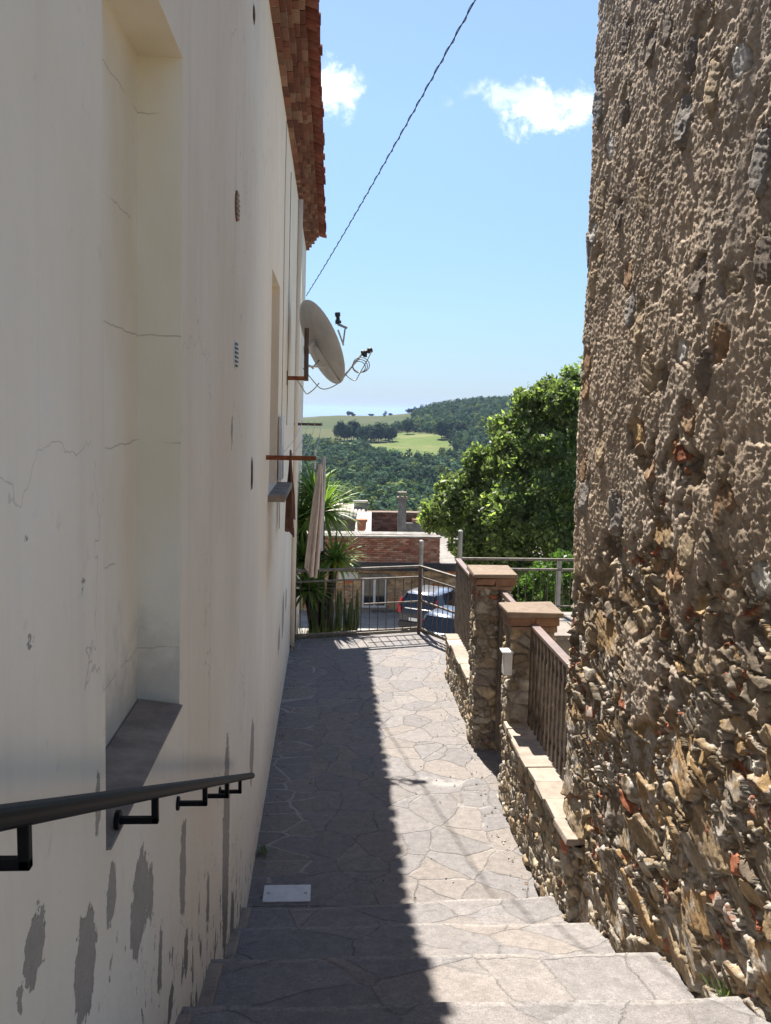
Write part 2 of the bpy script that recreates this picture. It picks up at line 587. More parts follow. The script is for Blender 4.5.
def leaf_mat(name, c1, c2, trans=0.5, tcol=None, scale=3.0, rgh=.5, spc=.3):
    m = NT(name, rgh, spc)
    p = m.pos()
    a = m.attr()
    f = m.noise(p, scale, 3, 0.6)
    colr = m.mix(1.0, m.mix(m.step(0.3, 0.7, f), c1, c2), a, 'MULTIPLY')
    m.color(colr)
    t = m.n('ShaderNodeBsdfTranslucent')
    m.l.new(m.mix(1.0, colr, tcol or (1.4, 1.6, 0.75), 'MULTIPLY'), t.inputs[0])
    mx = m.n('ShaderNodeMixShader'); mx.inputs[0].default_value = trans
    m.l.new(m.b.outputs[0], mx.inputs[1]); m.l.new(t.outputs[0], mx.inputs[2])
    out = m.t.nodes['Material Output']
    m.l.new(mx.outputs[0], out.inputs[0])
    return m.mat


MAT['leaf'] = leaf_mat('broadleaf', (0.085, 0.118, 0.045), (0.15, 0.185, 0.085), 0.5)
MAT['leaf_bright'] = leaf_mat('bright_leaf', (0.055, 0.105, 0.022), (0.085, 0.145, 0.03), 0.45)
MAT['yucca'] = leaf_mat('yucca_leaf', (0.095, 0.15, 0.035), (0.13, 0.19, 0.05), 0.35, scale=6)
MAT['cactus'] = leaf_mat('euphorbia_stem', (0.07, 0.105, 0.04), (0.11, 0.14, 0.055), 0.05, scale=9)
MAT['pine'] = leaf_mat('pine_foliage', (0.044, 0.078, 0.052), (0.072, 0.108, 0.064), 0.2, (1.2, 1.4, 0.7), scale=0.05, rgh=.95, spc=.03)


def box_thing_col(c, v=0.15):
    k = 1 + random.uniform(-v, v)
    return tuple(x * k for x in c)


# ================================================================== SETTING
# path ------------------------------------------------------------
fA, fB, fC = Vector((-0.52, 12.9, 0)), Vector((1.40, 13.42, 0)), Vector((1.86, 12.50, 0))
pb = MB()
far_edge = lambda x: fA.y + (fB.y - fA.y) * (x - fA.x) / (fB.x - fA.x)
pb.poly([(-0.6, 5.4, 0), (2.02, 5.4, 0), (2.02, 12.62, 0), (fC.x + .1, 12.62, 0), (fB.x + .05, fB.y + .1, 0), (-0.6, far_edge(-.6) + .1, 0)])
tag(pb.build('path', MAT['paving'], org=Vector((0, 9, 0))), kind='structure')

# steps -----------------------------------------------------------
NOS = [(5.53, 0.0, 0.20), (4.92, 0.255, 0.415), (3.93, 0.62, 0.858), (3.085, 1.00, 1.22), (2.30, 1.38, 1.58), (1.5, 1.72, 1.87)]
sb = MB()
prof = []
for i, (yy, z0, z1) in enumerate(NOS):
    prof += [(yy, z0), (yy + 0.018, z1 - 0.02), (yy + .006, z1 - 0.004), (yy - 0.02, z1), (yy - .032, z1 + .003)]
prof.append((-4.0, 1.95))
XS = [-0.62] + [-.45 + 0.05 * k for k in range(45)] + [2.0]
nn = len(prof)
V, F, SCOL = [], [], []
for i, x in enumerate(XS):
    for j, (yy, zz) in enumerate(prof):
        k = j // 5
        wob = 0.018 * (vnoise(np.array([x * 3.1 + k * 7.7]), np.array([k * 1.3]), 3)[0] - .5) + (x - .6) * (.06 if k == 0 else .0)
        wz = 0.012 * (vnoise(np.array([x * 2.3 + k * 3.7]), np.array([k * 2.9]), 5)[0] - .5)
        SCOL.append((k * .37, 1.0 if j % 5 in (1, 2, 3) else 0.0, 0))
        V.append((x, yy + wob, zz + (wz if j > 0 else -0.03)))
F = grid_faces(len(XS), nn)
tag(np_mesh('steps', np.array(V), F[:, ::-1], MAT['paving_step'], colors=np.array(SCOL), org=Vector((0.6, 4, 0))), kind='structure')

# cement skirting strip at the foot of the left house on the steps
kb = MB()
for i in range(len(NOS) - 1):
    y0, _, z0 = NOS[i]; y1, z1, _ = NOS[i + 1]
    y0 -= .06; y1 -= .06
    n0 = len(kb.v)
    kb.box((-0.56, y1 + .004, z0 - .12), (-0.458 + random.uniform(-.008, .008), y0 - .004, z0 + .028), jit=0.005)
    for k in range(n0, n0 + 8):
        q = kb.v[k]
        kb.v[k] = (q[0], q[1], q[2] + (z1 - z0) * (y0 - q[1]) / (y0 - y1))
tag(kb.build('cement_skirting', MAT['cement'], bevel=0.012), 'grey cement strip along the foot of the cream house wall beside the steps', 'curb')

# terrace behind the right-hand railings ---------------------------------
tb = MB()
tp = [(1.9, 5.9), (9, 5.9), (9, 14.75), (2.3, 14.75), (1.9, 12.0)]
tb.poly([(x, y, .05) for x, y in tp])
for (x0, y0), (x1, y1) in zip(tp[1:], tp[2:] + tp[:1]):
    tb.poly([(x0, y0, .05), (x1, y1, .05), (x1, y1, -9), (x0, y0, -9)])
tag(tb.build('terrace', MAT['concrete'], org=Vector((4, 10, 0))), kind='structure')

# retaining wall under the end of the path
rb = MB()
pts = [(-0.6, far_edge(-.6) + .1), (fB.x + .05, fB.y + .1), (fC.x + .1, 12.62), (2.02, 12.62)]
for (x0, y0), (x1, y1) in zip(pts, pts[1:]):
    rb.poly([(x0, y0, -0.002), (x1, y1, -0.002), (x1, y1, -6), (x0, y0, -6)])
    rb.poly([(x0, y0 + .04, .035), (x1, y1 + .04, .035), (x1, y1 + .04, -.2), (x0, y0 + .04, -.2)])
tag(rb.build('retaining_wall', MAT['concrete']), 'rough wall holding up the far end of the paved path below the metal fence', 'wall')

# ================================================================== LEFT HOUSE
YN, YE = -4.0, 16.5
house = thing('plastered_house', 'tall cream plastered house with peeling paint, deep niche and red tiled eave on the left', 'house', (-0.5, 6, 0))
nA = wall_at(104, 400); nB = wall_at(181, 400)
nT = wall_at(181, 53); nS = wall_at(181, 703)
wA = wall_at(270.5, 380); wB = wall_at(278.5, 380); wT = wall_at(271, 265); wS = wall_at(270, 492)
NI = (nA.y, nB.y, nS.z, nT.z)
WI = (wA.y, wB.y, wS.z, wT.z)
ZB, ZT = -6.0, 6.2
ys = sorted({YN, NI[0], NI[1], WI[0], WI[1], YE} | set(np.arange(-3, 16, 1.0)))
zs = sorted({ZB, NI[2], NI[3], WI[2], WI[3], ZT} | set(np.arange(-5, 6, 1.0)))
wb = MB()


def inside(o, y, z): return o[0] < y < o[1] and o[2] < z < o[3]


for y0, y1 in zip(ys, ys[1:]):
    for z0, z1 in zip(zs, zs[1:]):
        if any(inside(o, (y0 + y1) / 2, (z0 + z1) / 2) for o in (NI, WI)): continue
        wb.poly([(WX(z0), y0, z0), (WX(z0), y1, z0), (WX(z1), y1, z1), (WX(z1), y0, z1)])
for o, dep in ((NI, 0.14), (WI, 0.16)):
    y0, y1, z0, z1 = o
    q = [(y0, z0), (y1, z0), (y1, z1), (y0, z1)]
    for k in range(4):
        (ya, za), (yb, zb) = q[k], q[(k + 1) % 4]
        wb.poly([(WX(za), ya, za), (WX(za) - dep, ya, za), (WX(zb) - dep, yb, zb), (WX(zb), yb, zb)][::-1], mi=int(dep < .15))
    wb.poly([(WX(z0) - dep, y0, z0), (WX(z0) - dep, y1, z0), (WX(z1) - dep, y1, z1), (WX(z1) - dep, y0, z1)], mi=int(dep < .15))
# end wall and back
wb.poly([(WX(ZB), YE, ZB), (-8, YE, ZB), (-8, YE, ZT), (WX(ZT), YE, ZT)])
wb.poly([(-8, YN, ZB), (-8, YN, ZT), (-8, YE, ZT), (-8, YE, ZB)])
wb.poly([(WX(ZB), YN, ZB), (WX(ZT), YN, ZT), (-8, YN, ZT), (-8, YN, ZB)])
wb.build('wall', [MAT['plaster'], MAT['niche']], house)
# niche sill of grey cement
s_ = MB()
a = wall_at(107, 845); 
s_.box((WX(NI[2]) - .135, NI[0] + .003, NI[2] - 0.0), (WX(NI[2]) + .012, NI[1] - .003, NI[2] + 0.028))
for k in range(8):   # fall outward
    p = s_.v[k]
    if p[2] > NI[2] + .01 and p[0] > -0.55: s_.v[k] = (p[0], p[1], p[2] - 0.02)
s_.build('niche_sill', MAT['cement'], house, bevel=0.006)
# window
win = MB()
y0, y1, z0, z1 = WI
xw = WX(z0) - 0.11
for (ya, yb, za, zb) in ((y0, y1, z0, z0 + .06), (y0, y1, z1 - .06, z1), (y0, y0 + .06, z0 + .06, z1 - .06), (y1 - .06, y1, z0 + .06, z1 - .06), ((y0 + y1) / 2 - .03, (y0 + y1) / 2 + .03, z0 + .06, z1 - .06)):
    win.box((xw - .04, ya, za), (xw, yb, zb))
wo = win.build('window', MAT['white_paint'], house, bevel=0.004)
wp = MB(); wp.box((xw - .03, y0 + .06, z0 + .06), (xw - .02, y1 - .06, z1 - .06)); wp.build('pane', MAT['glass_dark'], wo)
sl = MB()
sl.box((WX(z0) - .1, y0 - .12, z0 - .055), (WX(z0) + .14, y1 + .14, z0 - .004))
sl.build('window_sill', MAT['cement'], wo, bevel=0.006)
sh = MB()
for k in range(2):
    sh.box((WX(z0) + .012, y1 + .02 + .0 * k, z0 + .02), (WX(z0) + .045, y1 + .42, z0 + .62)) if k == 0 else None
sh.build('shutter', MAT['white_paint'], wo, bevel=0.004)

# cornice of stepped brick courses
BR = [(0.20, 0.085, 0.057), (0.17, 0.072, 0.05), (0.215, 0.098, 0.066), (0.205, 0.11, 0.075), (0.15, 0.066, 0.048), (0.25, 0.15, 0.105)]
cb = MB(); mb = MB()
CO, CH = 0.043, 0.056
for c in range(5):
    x1 = WX(ZT) + 0.012 + CO * (c + 1)
    zc = ZT - .02 + CH * c
    y = YN + random.uniform(0, .2)
    while y < YE + 0.02:
        L = random.choice((0.245, 0.245, 0.12, 0.25))
        colr = box_thing_col(random.choice(BR), .22)
        jx = random.uniform(-.006, .006); jz = random.uniform(-.003, .003)
        cb.box((x1 - .16, y, zc + jz), (x1 + jx, min(y + L, YE + .03), zc + CH - .012 + jz), colr, jit=.002)
        y += L + random.uniform(.009, .016)
    mb.box((x1 - .17, YN, zc + .006), (x1 - .013, YE, zc + CH + .004))
cb.build('brick_cornice', MAT['brick'], house)
mb.build('mortar', MAT['mortar'], house)
# roof: slab + curved tiles
rf = MB()
xe = WX(ZT) + CO * 5 + 0.02
ze = ZT + CH * 5 - 0.015
rf.poly([(xe - .05, YN, ze), (xe - .05, YE, ze), (-8, YE, ze + 2.3), (-8, YN, ze + 2.3)])
rf.poly([(xe - .05, YE, ze), (-8, YE, ze - .3), (-8, YE, ze + 2.3)])
rf.poly([(xe - .05, YN, ze), (-8, YN, ze - .3), (-8, YN, ze + 2.3)])
TL = [(0.22, 0.075, 0.052), (0.24, 0.088, 0.06), (0.19, 0.066, 0.048), (0.26, 0.11, 0.078), (0.225, 0.08, 0.056)]
sl_ = 0.30


def coppo(mb_, y, xtip, L, r0, r1, up, zoff, colr):
    n = 8
    base = len(mb_.v)
    for (t, r) in ((0, r0), (1, r1)):
        x = xtip - L * t
        zz = ze + zoff + (xe - x) * sl_ + (-.0 if up else 0)
        for k in range(n + 1):
            a = math.pi * k / n
            for dr in (0, -0.014):
                rr = r + dr
                mb_.v.append((x, y + rr * math.cos(a), zz + (rr * math.sin(a) * .75 if up else -rr * math.sin(a) * .6)))
    m_ = 2 * (n + 1)
    for k in range(n):
        i = base + 2 * k
        for q in ((i, i + 2, i + 2 + m_, i + m_), (i + 1, i + 1 + m_, i + 3 + m_, i + 3), (i, i + 1, i + 3, i + 2)):
            mb_.f.append(q); mb_.c.append(colr); mb_.m.append(0)


y = YN
while y < YE + .35:
    for row in range(3):
        colr = box_thing_col(random.choice(TL), .2)
        coppo(rf, y + random.uniform(-.008, .008), xe + .080 - .38 * row + random.uniform(-.012, .012), .46, .085, .07, False, .062 + .012 * row, colr)
        colr = box_thing_col(random.choice(TL), .2)
        coppo(rf, y + .105 + random.uniform(-.008, .008), xe + .108 - .38 * row + random.uniform(-.014, .014), .46, .082, .068, True, .052 + .012 * row, colr)
    y += 0.21
rf.build('roof', MAT['tile'], house)
# small wall fittings
for px, py, hh, lab in ((236.5, 206, 30, 'rusty'), (235, 355, 28, 'pale')):
    p = wall_at(px, py)
    hz = hh / FPX * p.y / 2
    vm = MB()
    vm.tube([(WX(p.z) - .03, p.y, p.z), (WX(p.z) + .006, p.y, p.z)], hz, 20)
    vo = vm.build('vent', MAT['rust'] if lab == 'rusty' else MAT['white_plastic'], house, bevel=.01)
    gm = MB()
    for k in range(6):
        zz = p.z - hz * .75 + hz * 1.5 * k / 5
        wq = math.sqrt(max(.05, 1 - ((zz - p.z) / hz) ** 2)) * hz * .88; gm.box((WX(p.z) + .007, p.y - wq, zz - hz * .07), (WX(p.z) + .012, p.y + wq, zz + hz * .07))
    gm.build('grille', MAT['dark_plastic'] if lab == 'pale' else MAT['mortar'], vo)
for px, py, hy, hz in ((251.5, 475, .07, .11), (254, 14, .07, .05)):
    p = wall_at(px, py)
    if py < 100: p.z = min(p.z, 6.1)
    hm = MB()
    n = 14
    ring_ = [(p.y + hy * math.cos(2 * math.pi * k / n) * random.uniform(.6, 1.15), p.z + hz * math.sin(2 * math.pi * k / n) * random.uniform(.7, 1.15)) for k in range(n)]
    hm.poly([(WX(z_) + .004, y_, z_) for y_, z_ in ring_])
    hm.poly([(WX(p.z) + .007, p.y + (y_ - p.y) * .55, p.z + (z_ - p.z) * .6) for y_, z_ in ring_])
    hm.build('bare_patch', MAT['rough_core'], house)
# conduits on the wall
dm = MB()
for px, r in ((287.5, .008), (282, .006)):
    p = wall_at(px, 320)
    dm.tube([(WX(z) + .012, p.y + .05 * math.sin(z * 2.1), z) for z in np.arange(3.2 if px > 285 else 2.2, 6.2, .3)], r * .5, 6)
dm.build('wiring', MAT['cement'], house)
p = wall_at(294.5, 400)
dp = MB()
dp.tube([(WX(-1) + .03, p.y, -1), (WX(6.15) + .03, p.y, 6.15)], .036, 10)
dp.build('drain_pipe', MAT['plaster'], house, smooth=True)

# ================================================================== HANDRAIL
hr = thing('handrail', 'black round iron handrail descending along the cream wall on square brackets', 'handrail', (-0.45, 3, stair_z(3)))
xr = -0.405
e0, e1 = onX(252, 775.5, xr), onX(0, 818, xr)
sl = (e1.z - e0.z) / (e1.y - e0.y)
rm = MB()
pts = [Vector((xr, y, e0.z + sl * (y - e0.y))) for y in np.linspace(e0.y, -1.5, 24)]
rm.tube(pts, .0165, 16)
rm.build('rail', MAT['black_iron'], hr, smooth=False, bevel=0.003)
for px in (24, 155, 205, 227, 240):
    q = None
    # point on the rail at this column
    lo_, hi_ = 0.5, e0.y
    for _ in range(40):
        mid = (lo_ + hi_) / 2
        P_ = Vector((xr, mid, e0.z + sl * (mid - e0.y))) - EYE
        x_ = 385.5 + FPX * P_.dot(cR) / P_.dot(cF)
        if x_ < px: lo_ = mid
        else: hi_ = mid
    yb = (lo_ + hi_) / 2
    zb = e0.z + sl * (yb - e0.y)
    b_ = MB()
    b_.bar((xr, yb, zb - .012), (xr, yb, zb - .078), .016, .016)
    b_.bar((xr + .008, yb, zb - .07), (WX(zb) - .002, yb, zb - .07), .016, .016)
    b_.tube([(WX(zb) - .004, yb, zb - .07), (WX(zb) + .008, yb, zb - .07)], .024, 12)
    b_.build('bracket', MAT['black_iron'], hr, bevel=.002)

# ================================================================== SATELLITE DISH
mnt = wall_at(287, 378)
dish = thing('satellite_dish', 'grey satellite dish bolted to the cream house wall, seen from behind', 'satellite dish', mnt)
Yd = mnt.y + .35
dc = onY(321.5, 342.5, Yd)
nrm = Vector((.84, .36, .39)).normalized()
u_ = Vector((-.36, .1, .9)); u_ = (u_ - nrm * u_.dot(nrm)).normalized()
v_ = nrm.cross(u_)
rad = 0.50
nr, na = 10, 40
V = []
for side in (0, 1):
    for i in range(nr + 1):
        r = rad * i / nr
        for k in range(na):
            a = 2 * math.pi * k / na
            dpt = 0.30 * (r ** 2) - .075 + (0.006 if side else 0)
            V.append(tuple(dc + u_ * (r * math.cos(a) * 1.02) + v_ * (r * math.sin(a) * .95) + nrm * dpt))
F = []
off = (nr + 1) * na
for s in (0, 1):
    for i in range(nr):
        for k in range(na):
            k2 = (k + 1) % na
            q = [s * off + i * na + k, s * off + i * na + k2, s * off + (i + 1) * na + k2, s * off + (i + 1) * na + k]
            F.append(q)
for k in range(na):
    k2 = (k + 1) % na
    F.append([nr * na + k, nr * na + k2, off + nr * na + k2, off + nr * na + k])
np_mesh('reflector', np.array(V), np.array(F), MAT['dish'], dish, smooth=True)
# wall bracket and mast
mast_x = onY(306.5, 350, mnt.y).x
bm_ = MB()
bm_.bar((WX(mnt.z) - .01, mnt.y, mnt.z), (mast_x + .02, mnt.y, mnt.z), .045, .045)
bm_.box((WX(mnt.z) - .005, mnt.y - .07, mnt.z - .08), (WX(mnt.z) + .008, mnt.y + .07, mnt.z + .08))
bm_.build('wall_bracket', MAT['rust'], dish, bevel=.003)
mm = MB()
m1 = onY(306, 328, mnt.y); m2 = onY(307, 381, mnt.y)
mm.tube([(mast_x, mnt.y, m2.z), (mast_x, mnt.y, m1.z)], .026, 12)
mm.build('mast', MAT['brown_iron'], dish, smooth=False)
cl = MB()
bk = dc - nrm * .10
lowp = dc - u_ * (rad * 1.0) + nrm * .0
c1 = Vector((mast_x, mnt.y, onY(310, 350, mnt.y).z))
cl.bar(c1, bk + u_ * .02, .07, .09)
cl.bar(bk + u_ * .06, dc - u_ * .30 - nrm * .06, .055, .05)
cl.bar(bk - u_ * .02, lowp - nrm * .03, .075, .05)
cl.bar(c1 - Vector((0, 0, .18)), dc - u_ * .28 - nrm * .07, .02, .02)
cl.build('clamp', MAT['dish'], dish, bevel=.004)
l1 = onY(366, 352, Yd + .1); l2 = onY(338, 319, Yd + .28)
ar = MB()
ar.tube([lowp - nrm * .02, l1 - Vector((.05, 0, .03))], .012, 8)
ar.build('arm', MAT['galv'], dish)
ar2 = MB()
e2 = onY(343, 345, Yd + .2)
ar2.tube([e2, onY(345, 329, Yd + .25), ], .010, 8)
ar2.tube([onY(347, 328, Yd + .25), l2 - Vector((0, 0, .06))], .016, 8)
ar2.tube([onY(343.5, 345, Yd + .2), dc + v_ * .35 + nrm * .1], .010, 8)
ar2.build('upper_arm', MAT['galv'], dish)
for c, ax in ((l1, -nrm), (l2, Vector((0.1, 0, -1)))):
    fb = MB()
    ax = ax.normalized()
    fb.tube([c - ax * .075, c - ax * .03, c - ax * .029, c + ax * .02, c + ax * .021, c + ax * .05], [.032, .032, .022, .022, .036, .036], 12)
    fb.box(tuple(c - Vector((.03, .03, .06))), tuple(c + Vector((.012, .02, -.01))))
    fb.build('feed_horn', MAT['dark_plastic'], dish)
cw = MB()


def loop(p0, p1, sag, n=14, wob=.02):
    out = []
    for i in range(n + 1):
        t = i / n
        p = Vector(p0).lerp(Vector(p1), t)
        p.z -= sag * 4 * t * (1 - t)
        p.x += wob * math.sin(t * 7)
        out.append(p)
    return out


def circ(c, rx, rz, n=20):
    return [Vector((c.x + rx * math.cos(2 * math.pi * i / n), c.y + .02 * math.sin(i), c.z + rz * math.sin(2 * math.pi * i / n))) for i in range(n + 1)]


cw.tube(loop(onY(303, 368, Yd), onY(340, 381, Yd), .16), .006, 5)
cw.tube(loop(onY(296, 378, mnt.y), onY(318, 383, Yd), .15), .006, 5)
cw.tube(loop(onY(346, 375, Yd), onY(370, 352, Yd), .17), .006, 5)
for k in range(3):
    cw.tube(circ(onY(359 + k, 367 - k, Yd), .075 + .012 * k, .065 + .01 * k), .0055, 5)
cw.tube(loop(onY(309, 365, Yd), onY(318, 360, Yd), .07), .009, 6)
cw.build('cable', MAT['galv'], dish, smooth=True)

# ================================================================== CLOTHESLINE
b1 = wall_at(266, 457.5); b2 = wall_at(294, 424)
cline = thing('clothesline', 'clothesline strung between two iron brackets on the cream house wall under the satellite dish', 'clothesline', (WX(3), b1.y, b1.z))
tips = []
for b, mt in ((b1, MAT['rust']), (b2, MAT['brown_iron'])):
    q = MB()
    tipx = -0.10
    q.bar((WX(b.z) - .02, b.y, b.z), (tipx, b.y, b.z), .035, .035)
    q.build('bracket', mt, cline, bevel=.003)
    tips.append((b, tipx))
lm = MB()
LX = [-.115, -.20, -.29, -.38]
for x in LX:
    lm.tube(loop((x, b1.y, b1.z + .02), (x, b2.y, b2.z + .02), .05, 12, 0), .003, 5)
    for b in (b1, b2):
        lm.tube([(x, b.y, b.z + .01), (x, b.y, b.z + .045)], .004, 5)
lm.build('line', MAT['white_cord'], cline)


def line_z(y):
    t = (y - b1.y) / (b2.y - b1.y)
    return b1.z + (b2.z - b1.z) * t + .02 - .05 * 4 * t * (1 - t)


def hung(name, label, x, y0, y1, drop0, drop1, mat, folds, amp, top_off, seed):
    rr = random.Random(seed)
    n, m_ = 60, 40
    V = np.zeros((n, m_, 3))
    for i in range(n):
        s = i / (n - 1)
        ph = folds * 2 * math.pi * s
        drop = drop0 + (drop1 - drop0) * s + .03 * math.sin(ph * 1.3 + 1)
        for j in range(m_):
            t = j / (m_ - 1)
            w = .25 + .75 * min(1, t * 1.7)
            y = (y0 + y1) / 2 + (y1 - y0) * (s - .5) * (.42 + .58 * t ** .6)
            xx = x + amp * w * (math.sin(ph + .8 * t) + .45 * math.sin(2.3 * ph + 1.7 - t)) * (.35 + .65 * t)
            V[i, j] = (xx, y + .012 * math.sin(ph * 2 + t * 3), line_z(y) - top_off - drop * t)
    o = np_mesh(name, V.reshape(-1, 3), grid_faces(n, m_), mat, smooth=True)
    md = o.modifiers.new('thick', 'SOLIDIFY'); md.thickness = .004
    return tag(o, label, 'laundry')


cy = b1.y + .45


def gathered(name, label, x, y, z0, z1, mat, r0, r1, lobes, seed):
    """a cloth pinned at one place: a hollow drape with deep vertical folds, open at the hem"""
    n, m_ = 160, 60
    a = np.linspace(0, 2 * np.pi, n, endpoint=False)[:, None]; t = np.linspace(0, 1, m_)[None, :]
    lob = np.abs(np.sin(a * lobes / 2 + .5 * np.sin(a * 2 + seed) + .35 * t)) ** .7 + .35 * np.sin(a * (lobes + 3) + seed + 2 * t)
    r = (r0 + (r1 - r0) * t ** .42) * (.45 + .55 * lob * (.4 + .6 * np.minimum(1, t * 3)))
    X = x + r * np.cos(a) * .62 + .012 * np.sin(3 * t + seed) - .035 * t; Y = y + r * np.sin(a) * 1.5
    Z = z0 + (z1 - z0) * t + t ** 4 * (.035 * np.sin(a * 2 + seed) + .02 * np.sin(a * 5 + 2 * seed)) + 0 * a
    o = np_mesh(name, np.stack([X, Y, Z], -1).reshape(-1, 3), grid_faces(n, m_, True), mat, smooth=True)
    md = o.modifiers.new('thick', 'SOLIDIFY'); md.thickness = .003
    return tag(o, label, 'laundry')


tz_ = onY(318, 464, cy).z
bz_ = onY(318, 572, cy).z
gathered('beige_towel', 'long beige cloth hanging in folds from the clothesline in front of the yucca', onY(319, 464, cy).x, cy, tz_, bz_, MAT['beige_cloth'], .02, .088, 6, 1.3)
gathered('white_cloth', 'pale grey cloth hanging on the clothesline directly behind the beige cloth', onY(322.5, 462, cy + .35).x, cy + .35, tz_ + .05, onY(323, 552, cy + .35).z, MAT['pale_cloth'], .02, .085, 6, 2.1)
hung('brown_cloth', 'brown cloth hanging close to the house wall beside the window sill', -.375, 8.6, 8.9, .80, .70, MAT['leather'], 2.2, .035, .05, 2)
# pegs are part of the cloth's look
for yy, x in ((cy - .03, -.115), (cy + .04, -.115)):
    pm = MB(); pm.box((x - .007, yy - .007, tz_ - .04), (x + .007, yy + .007, line_z(yy) + .02))
    tag(pm.build('clothes_peg', MAT['white_plastic']), 'small peg pinching the beige cloth to the clothesline', 'peg', 'pegs on the beige cloth')

# ================================================================== OVERHEAD CABLE
oc = MB()
p0, p1 = Vector((-.44, 16.0, 5.32)), Vector((1.04, 6.9, 6.5))
d_ = p1 - p0
p1e = p0 + d_ * 1.36
oc.tube([p0 + (p1e - p0) * t - Vector((0, 0, .10 * 4 * t * (1 - t))) for t in np.linspace(0, 1, 40)], .0048, 6)
oc.tube([p0 + (p1e - p0) * t - Vector((0, 0, .10 * 4 * t * (1 - t))) + Vector((.010 * math.sin(t * 260), 0, .010 * math.cos(t * 260))) for t in np.linspace(0, 1, 400)], .0032, 4)
tag(oc.build('overhead_cable', MAT['cable']), 'dark twisted cable slung across the sky from the house to the stone wall', 'cable')

# utility cover
cp = onZ(287, 894, 0.004)
um = MB()
um.box((cp.x - .165, cp.y - .11, .002), (cp.x + .165, cp.y + .11, .012))
uc = thing('access_cover', 'pale grey rectangular cover plate set in the shaded paving above the steps', 'cover', (cp.x, cp.y, 0))
um.build('plate', simple('pale_cover_plate', (0.62, 0.62, 0.62), .6, .12, 12), uc, bevel=.003)
um = MB()
for sx in (-.13, .13):
    um = MB(); um.box((cp.x + sx - .01, cp.y - .01, .0125), (cp.x + sx + .01, cp.y + .01, .0145)); um.build('bolt', MAT['galv'], uc)
um = MB(); um.box((cp.x - .23, cp.y - .15, -.02), (cp.x + .23, cp.y + .15, .0035)); um.build('cement_surround', simple('dark_cement_surround', (.20, .185, .175), .9, .3, 14, bumpd=.003), uc)

# ================================================================== RUBBLE WALLS
STONE = [(0.32, 0.255, 0.175), (0.26, 0.205, 0.14), (0.37, 0.30, 0.21), (0.21, 0.175, 0.135), (0.33, 0.29, 0.235), (0.29, 0.215, 0.135), (0.24, 0.20, 0.165), (0.40, 0.355, 0.29)]
BRICKC = np.array((0.33, 0.13, 0.075))


def perimeter(corners, rad_, du_of, closed=False):
    """walks a polyline with rounded corners: returns xy (m,2), outward normals (m,2) [to the right of travel... left], u (m)"""
    P, N = [], []
    nC = len(corners)
    segs = nC if closed else nC - 1
    pts = [Vector(c) for c in corners]

    def nrm_(a, b):
        d = (b - a).normalized()
        return Vector((-d.y, d.x))
    for i in range(segs):
        a, b = pts[i], pts[(i + 1) % nC]
        d = (b - a).normalized(); L = (b - a).length
        n = nrm_(a, b)
        s0 = rad_ if (closed or i > 0) else 0
        s1 = L - rad_ if (closed or i < segs - 1) else L
        s = s0
        while s < s1 - 1e-6:
            P.append(a + d * s); N.append(n)
            s += du_of(a + d * s)
        P.append(a + d * s1); N.append(n)
        if closed or i < segs - 1:
            c = pts[(i + 2) % nC]
            n2 = nrm_(b, c)
            d2 = (c - b).normalized()
            for k in (1, 2, 3):
                t = k / 4
                nn_ = (n * (1 - t) + n2 * t).normalized()
                q = (b - d * rad_) * (1 - t) ** 2 + b * 2 * t * (1 - t) + (b + d2 * rad_) * t * t
                P.append(q); N.append(nn_)
    P = np.array([tuple(p) for p in P]); N = np.array([tuple(n) for n in N])
    dd = np.linalg.norm(np.diff(P, axis=0), axis=1)
    U = np.concatenate([[0], np.cumsum(dd)])
    return P, N, U


def rubble(U, Z, seed, su=.19, sv=.105, joint=.11, depth=.035, mortar=(0.36, 0.325, 0.27), fine=.006, brick=.04):
    wu = (fbm(U * 5, Z * 5, seed + 40, 3) - .5) * .16; wv = (fbm(U * 5 + 9, Z * 5 + 3, seed + 50, 3) - .5) * .12
    f1, f2, idv, id2, sx, sy = voronoi((U + wu) / su, (Z + wv) / sv, seed)
    g1, g2, idw, idw2, tx, ty = voronoi((U + wu) / (su * .45), (Z + wv) / (sv * .5), seed + 21)
    e = f2 - f1
    small = id2 > .72
    e = np.where(small, (g2 - g1) * .8, e)
    idc = np.where(small, idw, idv); idd = np.where(small, idw2, id2 / .72)
    face = sst(joint * .35, joint * 1.9, e)
    tilt = (idc - .5) * .5 * np.where(small, tx, sx) + (np.where(small, idw2, idv) - .5) * .5 * np.where(small, ty, sy)
    h = face * (depth * (.45 + .75 * idd) + depth * .6 * tilt)
    n = fbm(U * 28, Z * 28, seed + 3, 4, .6) - .5
    h = h + n * fine * 2 * (0.6 + face)
    c = pick(idc, STONE) * (.8 + .45 * idd)[..., None]
    isb = (_hash(np.floor(idc * 9973), np.floor(idd * 9973), seed) < brick)
    c = np.where(isb[..., None], BRICKC * (.7 + .6 * idd)[..., None], c)
    c = c * (.75 + .5 * fbm(U * 11, Z * 22, seed + 8, 4))[..., None]
    mcol = np.array(mortar) * (.7 + .6 * fbm(U * 18, Z * 18, seed + 6, 3))[..., None]
    f = sst(joint * .25, joint * .9, e)[..., None]
    return h, c * f + mcol * (1 - f)


def wall_grid(name, P, N, zs_, H, Cc, mat, parent, lean=0.0, closed=False):
    m_, n = H.shape
    V = np.zeros((m_, n, 3))
    V[..., 0] = P[:, None, 0] + N[:, None, 0] * H + lean * zs_[None, :]
    V[..., 1] = P[:, None, 1] + N[:, None, 1] * H
    V[..., 2] = zs_[None, :]
    return np_mesh(name, V.reshape(-1, 3), grid_faces(m_, n)[:, ::-1] if False else grid_faces(m_, n), mat, parent, colors=Cc.reshape(-1, 3), smooth=True)


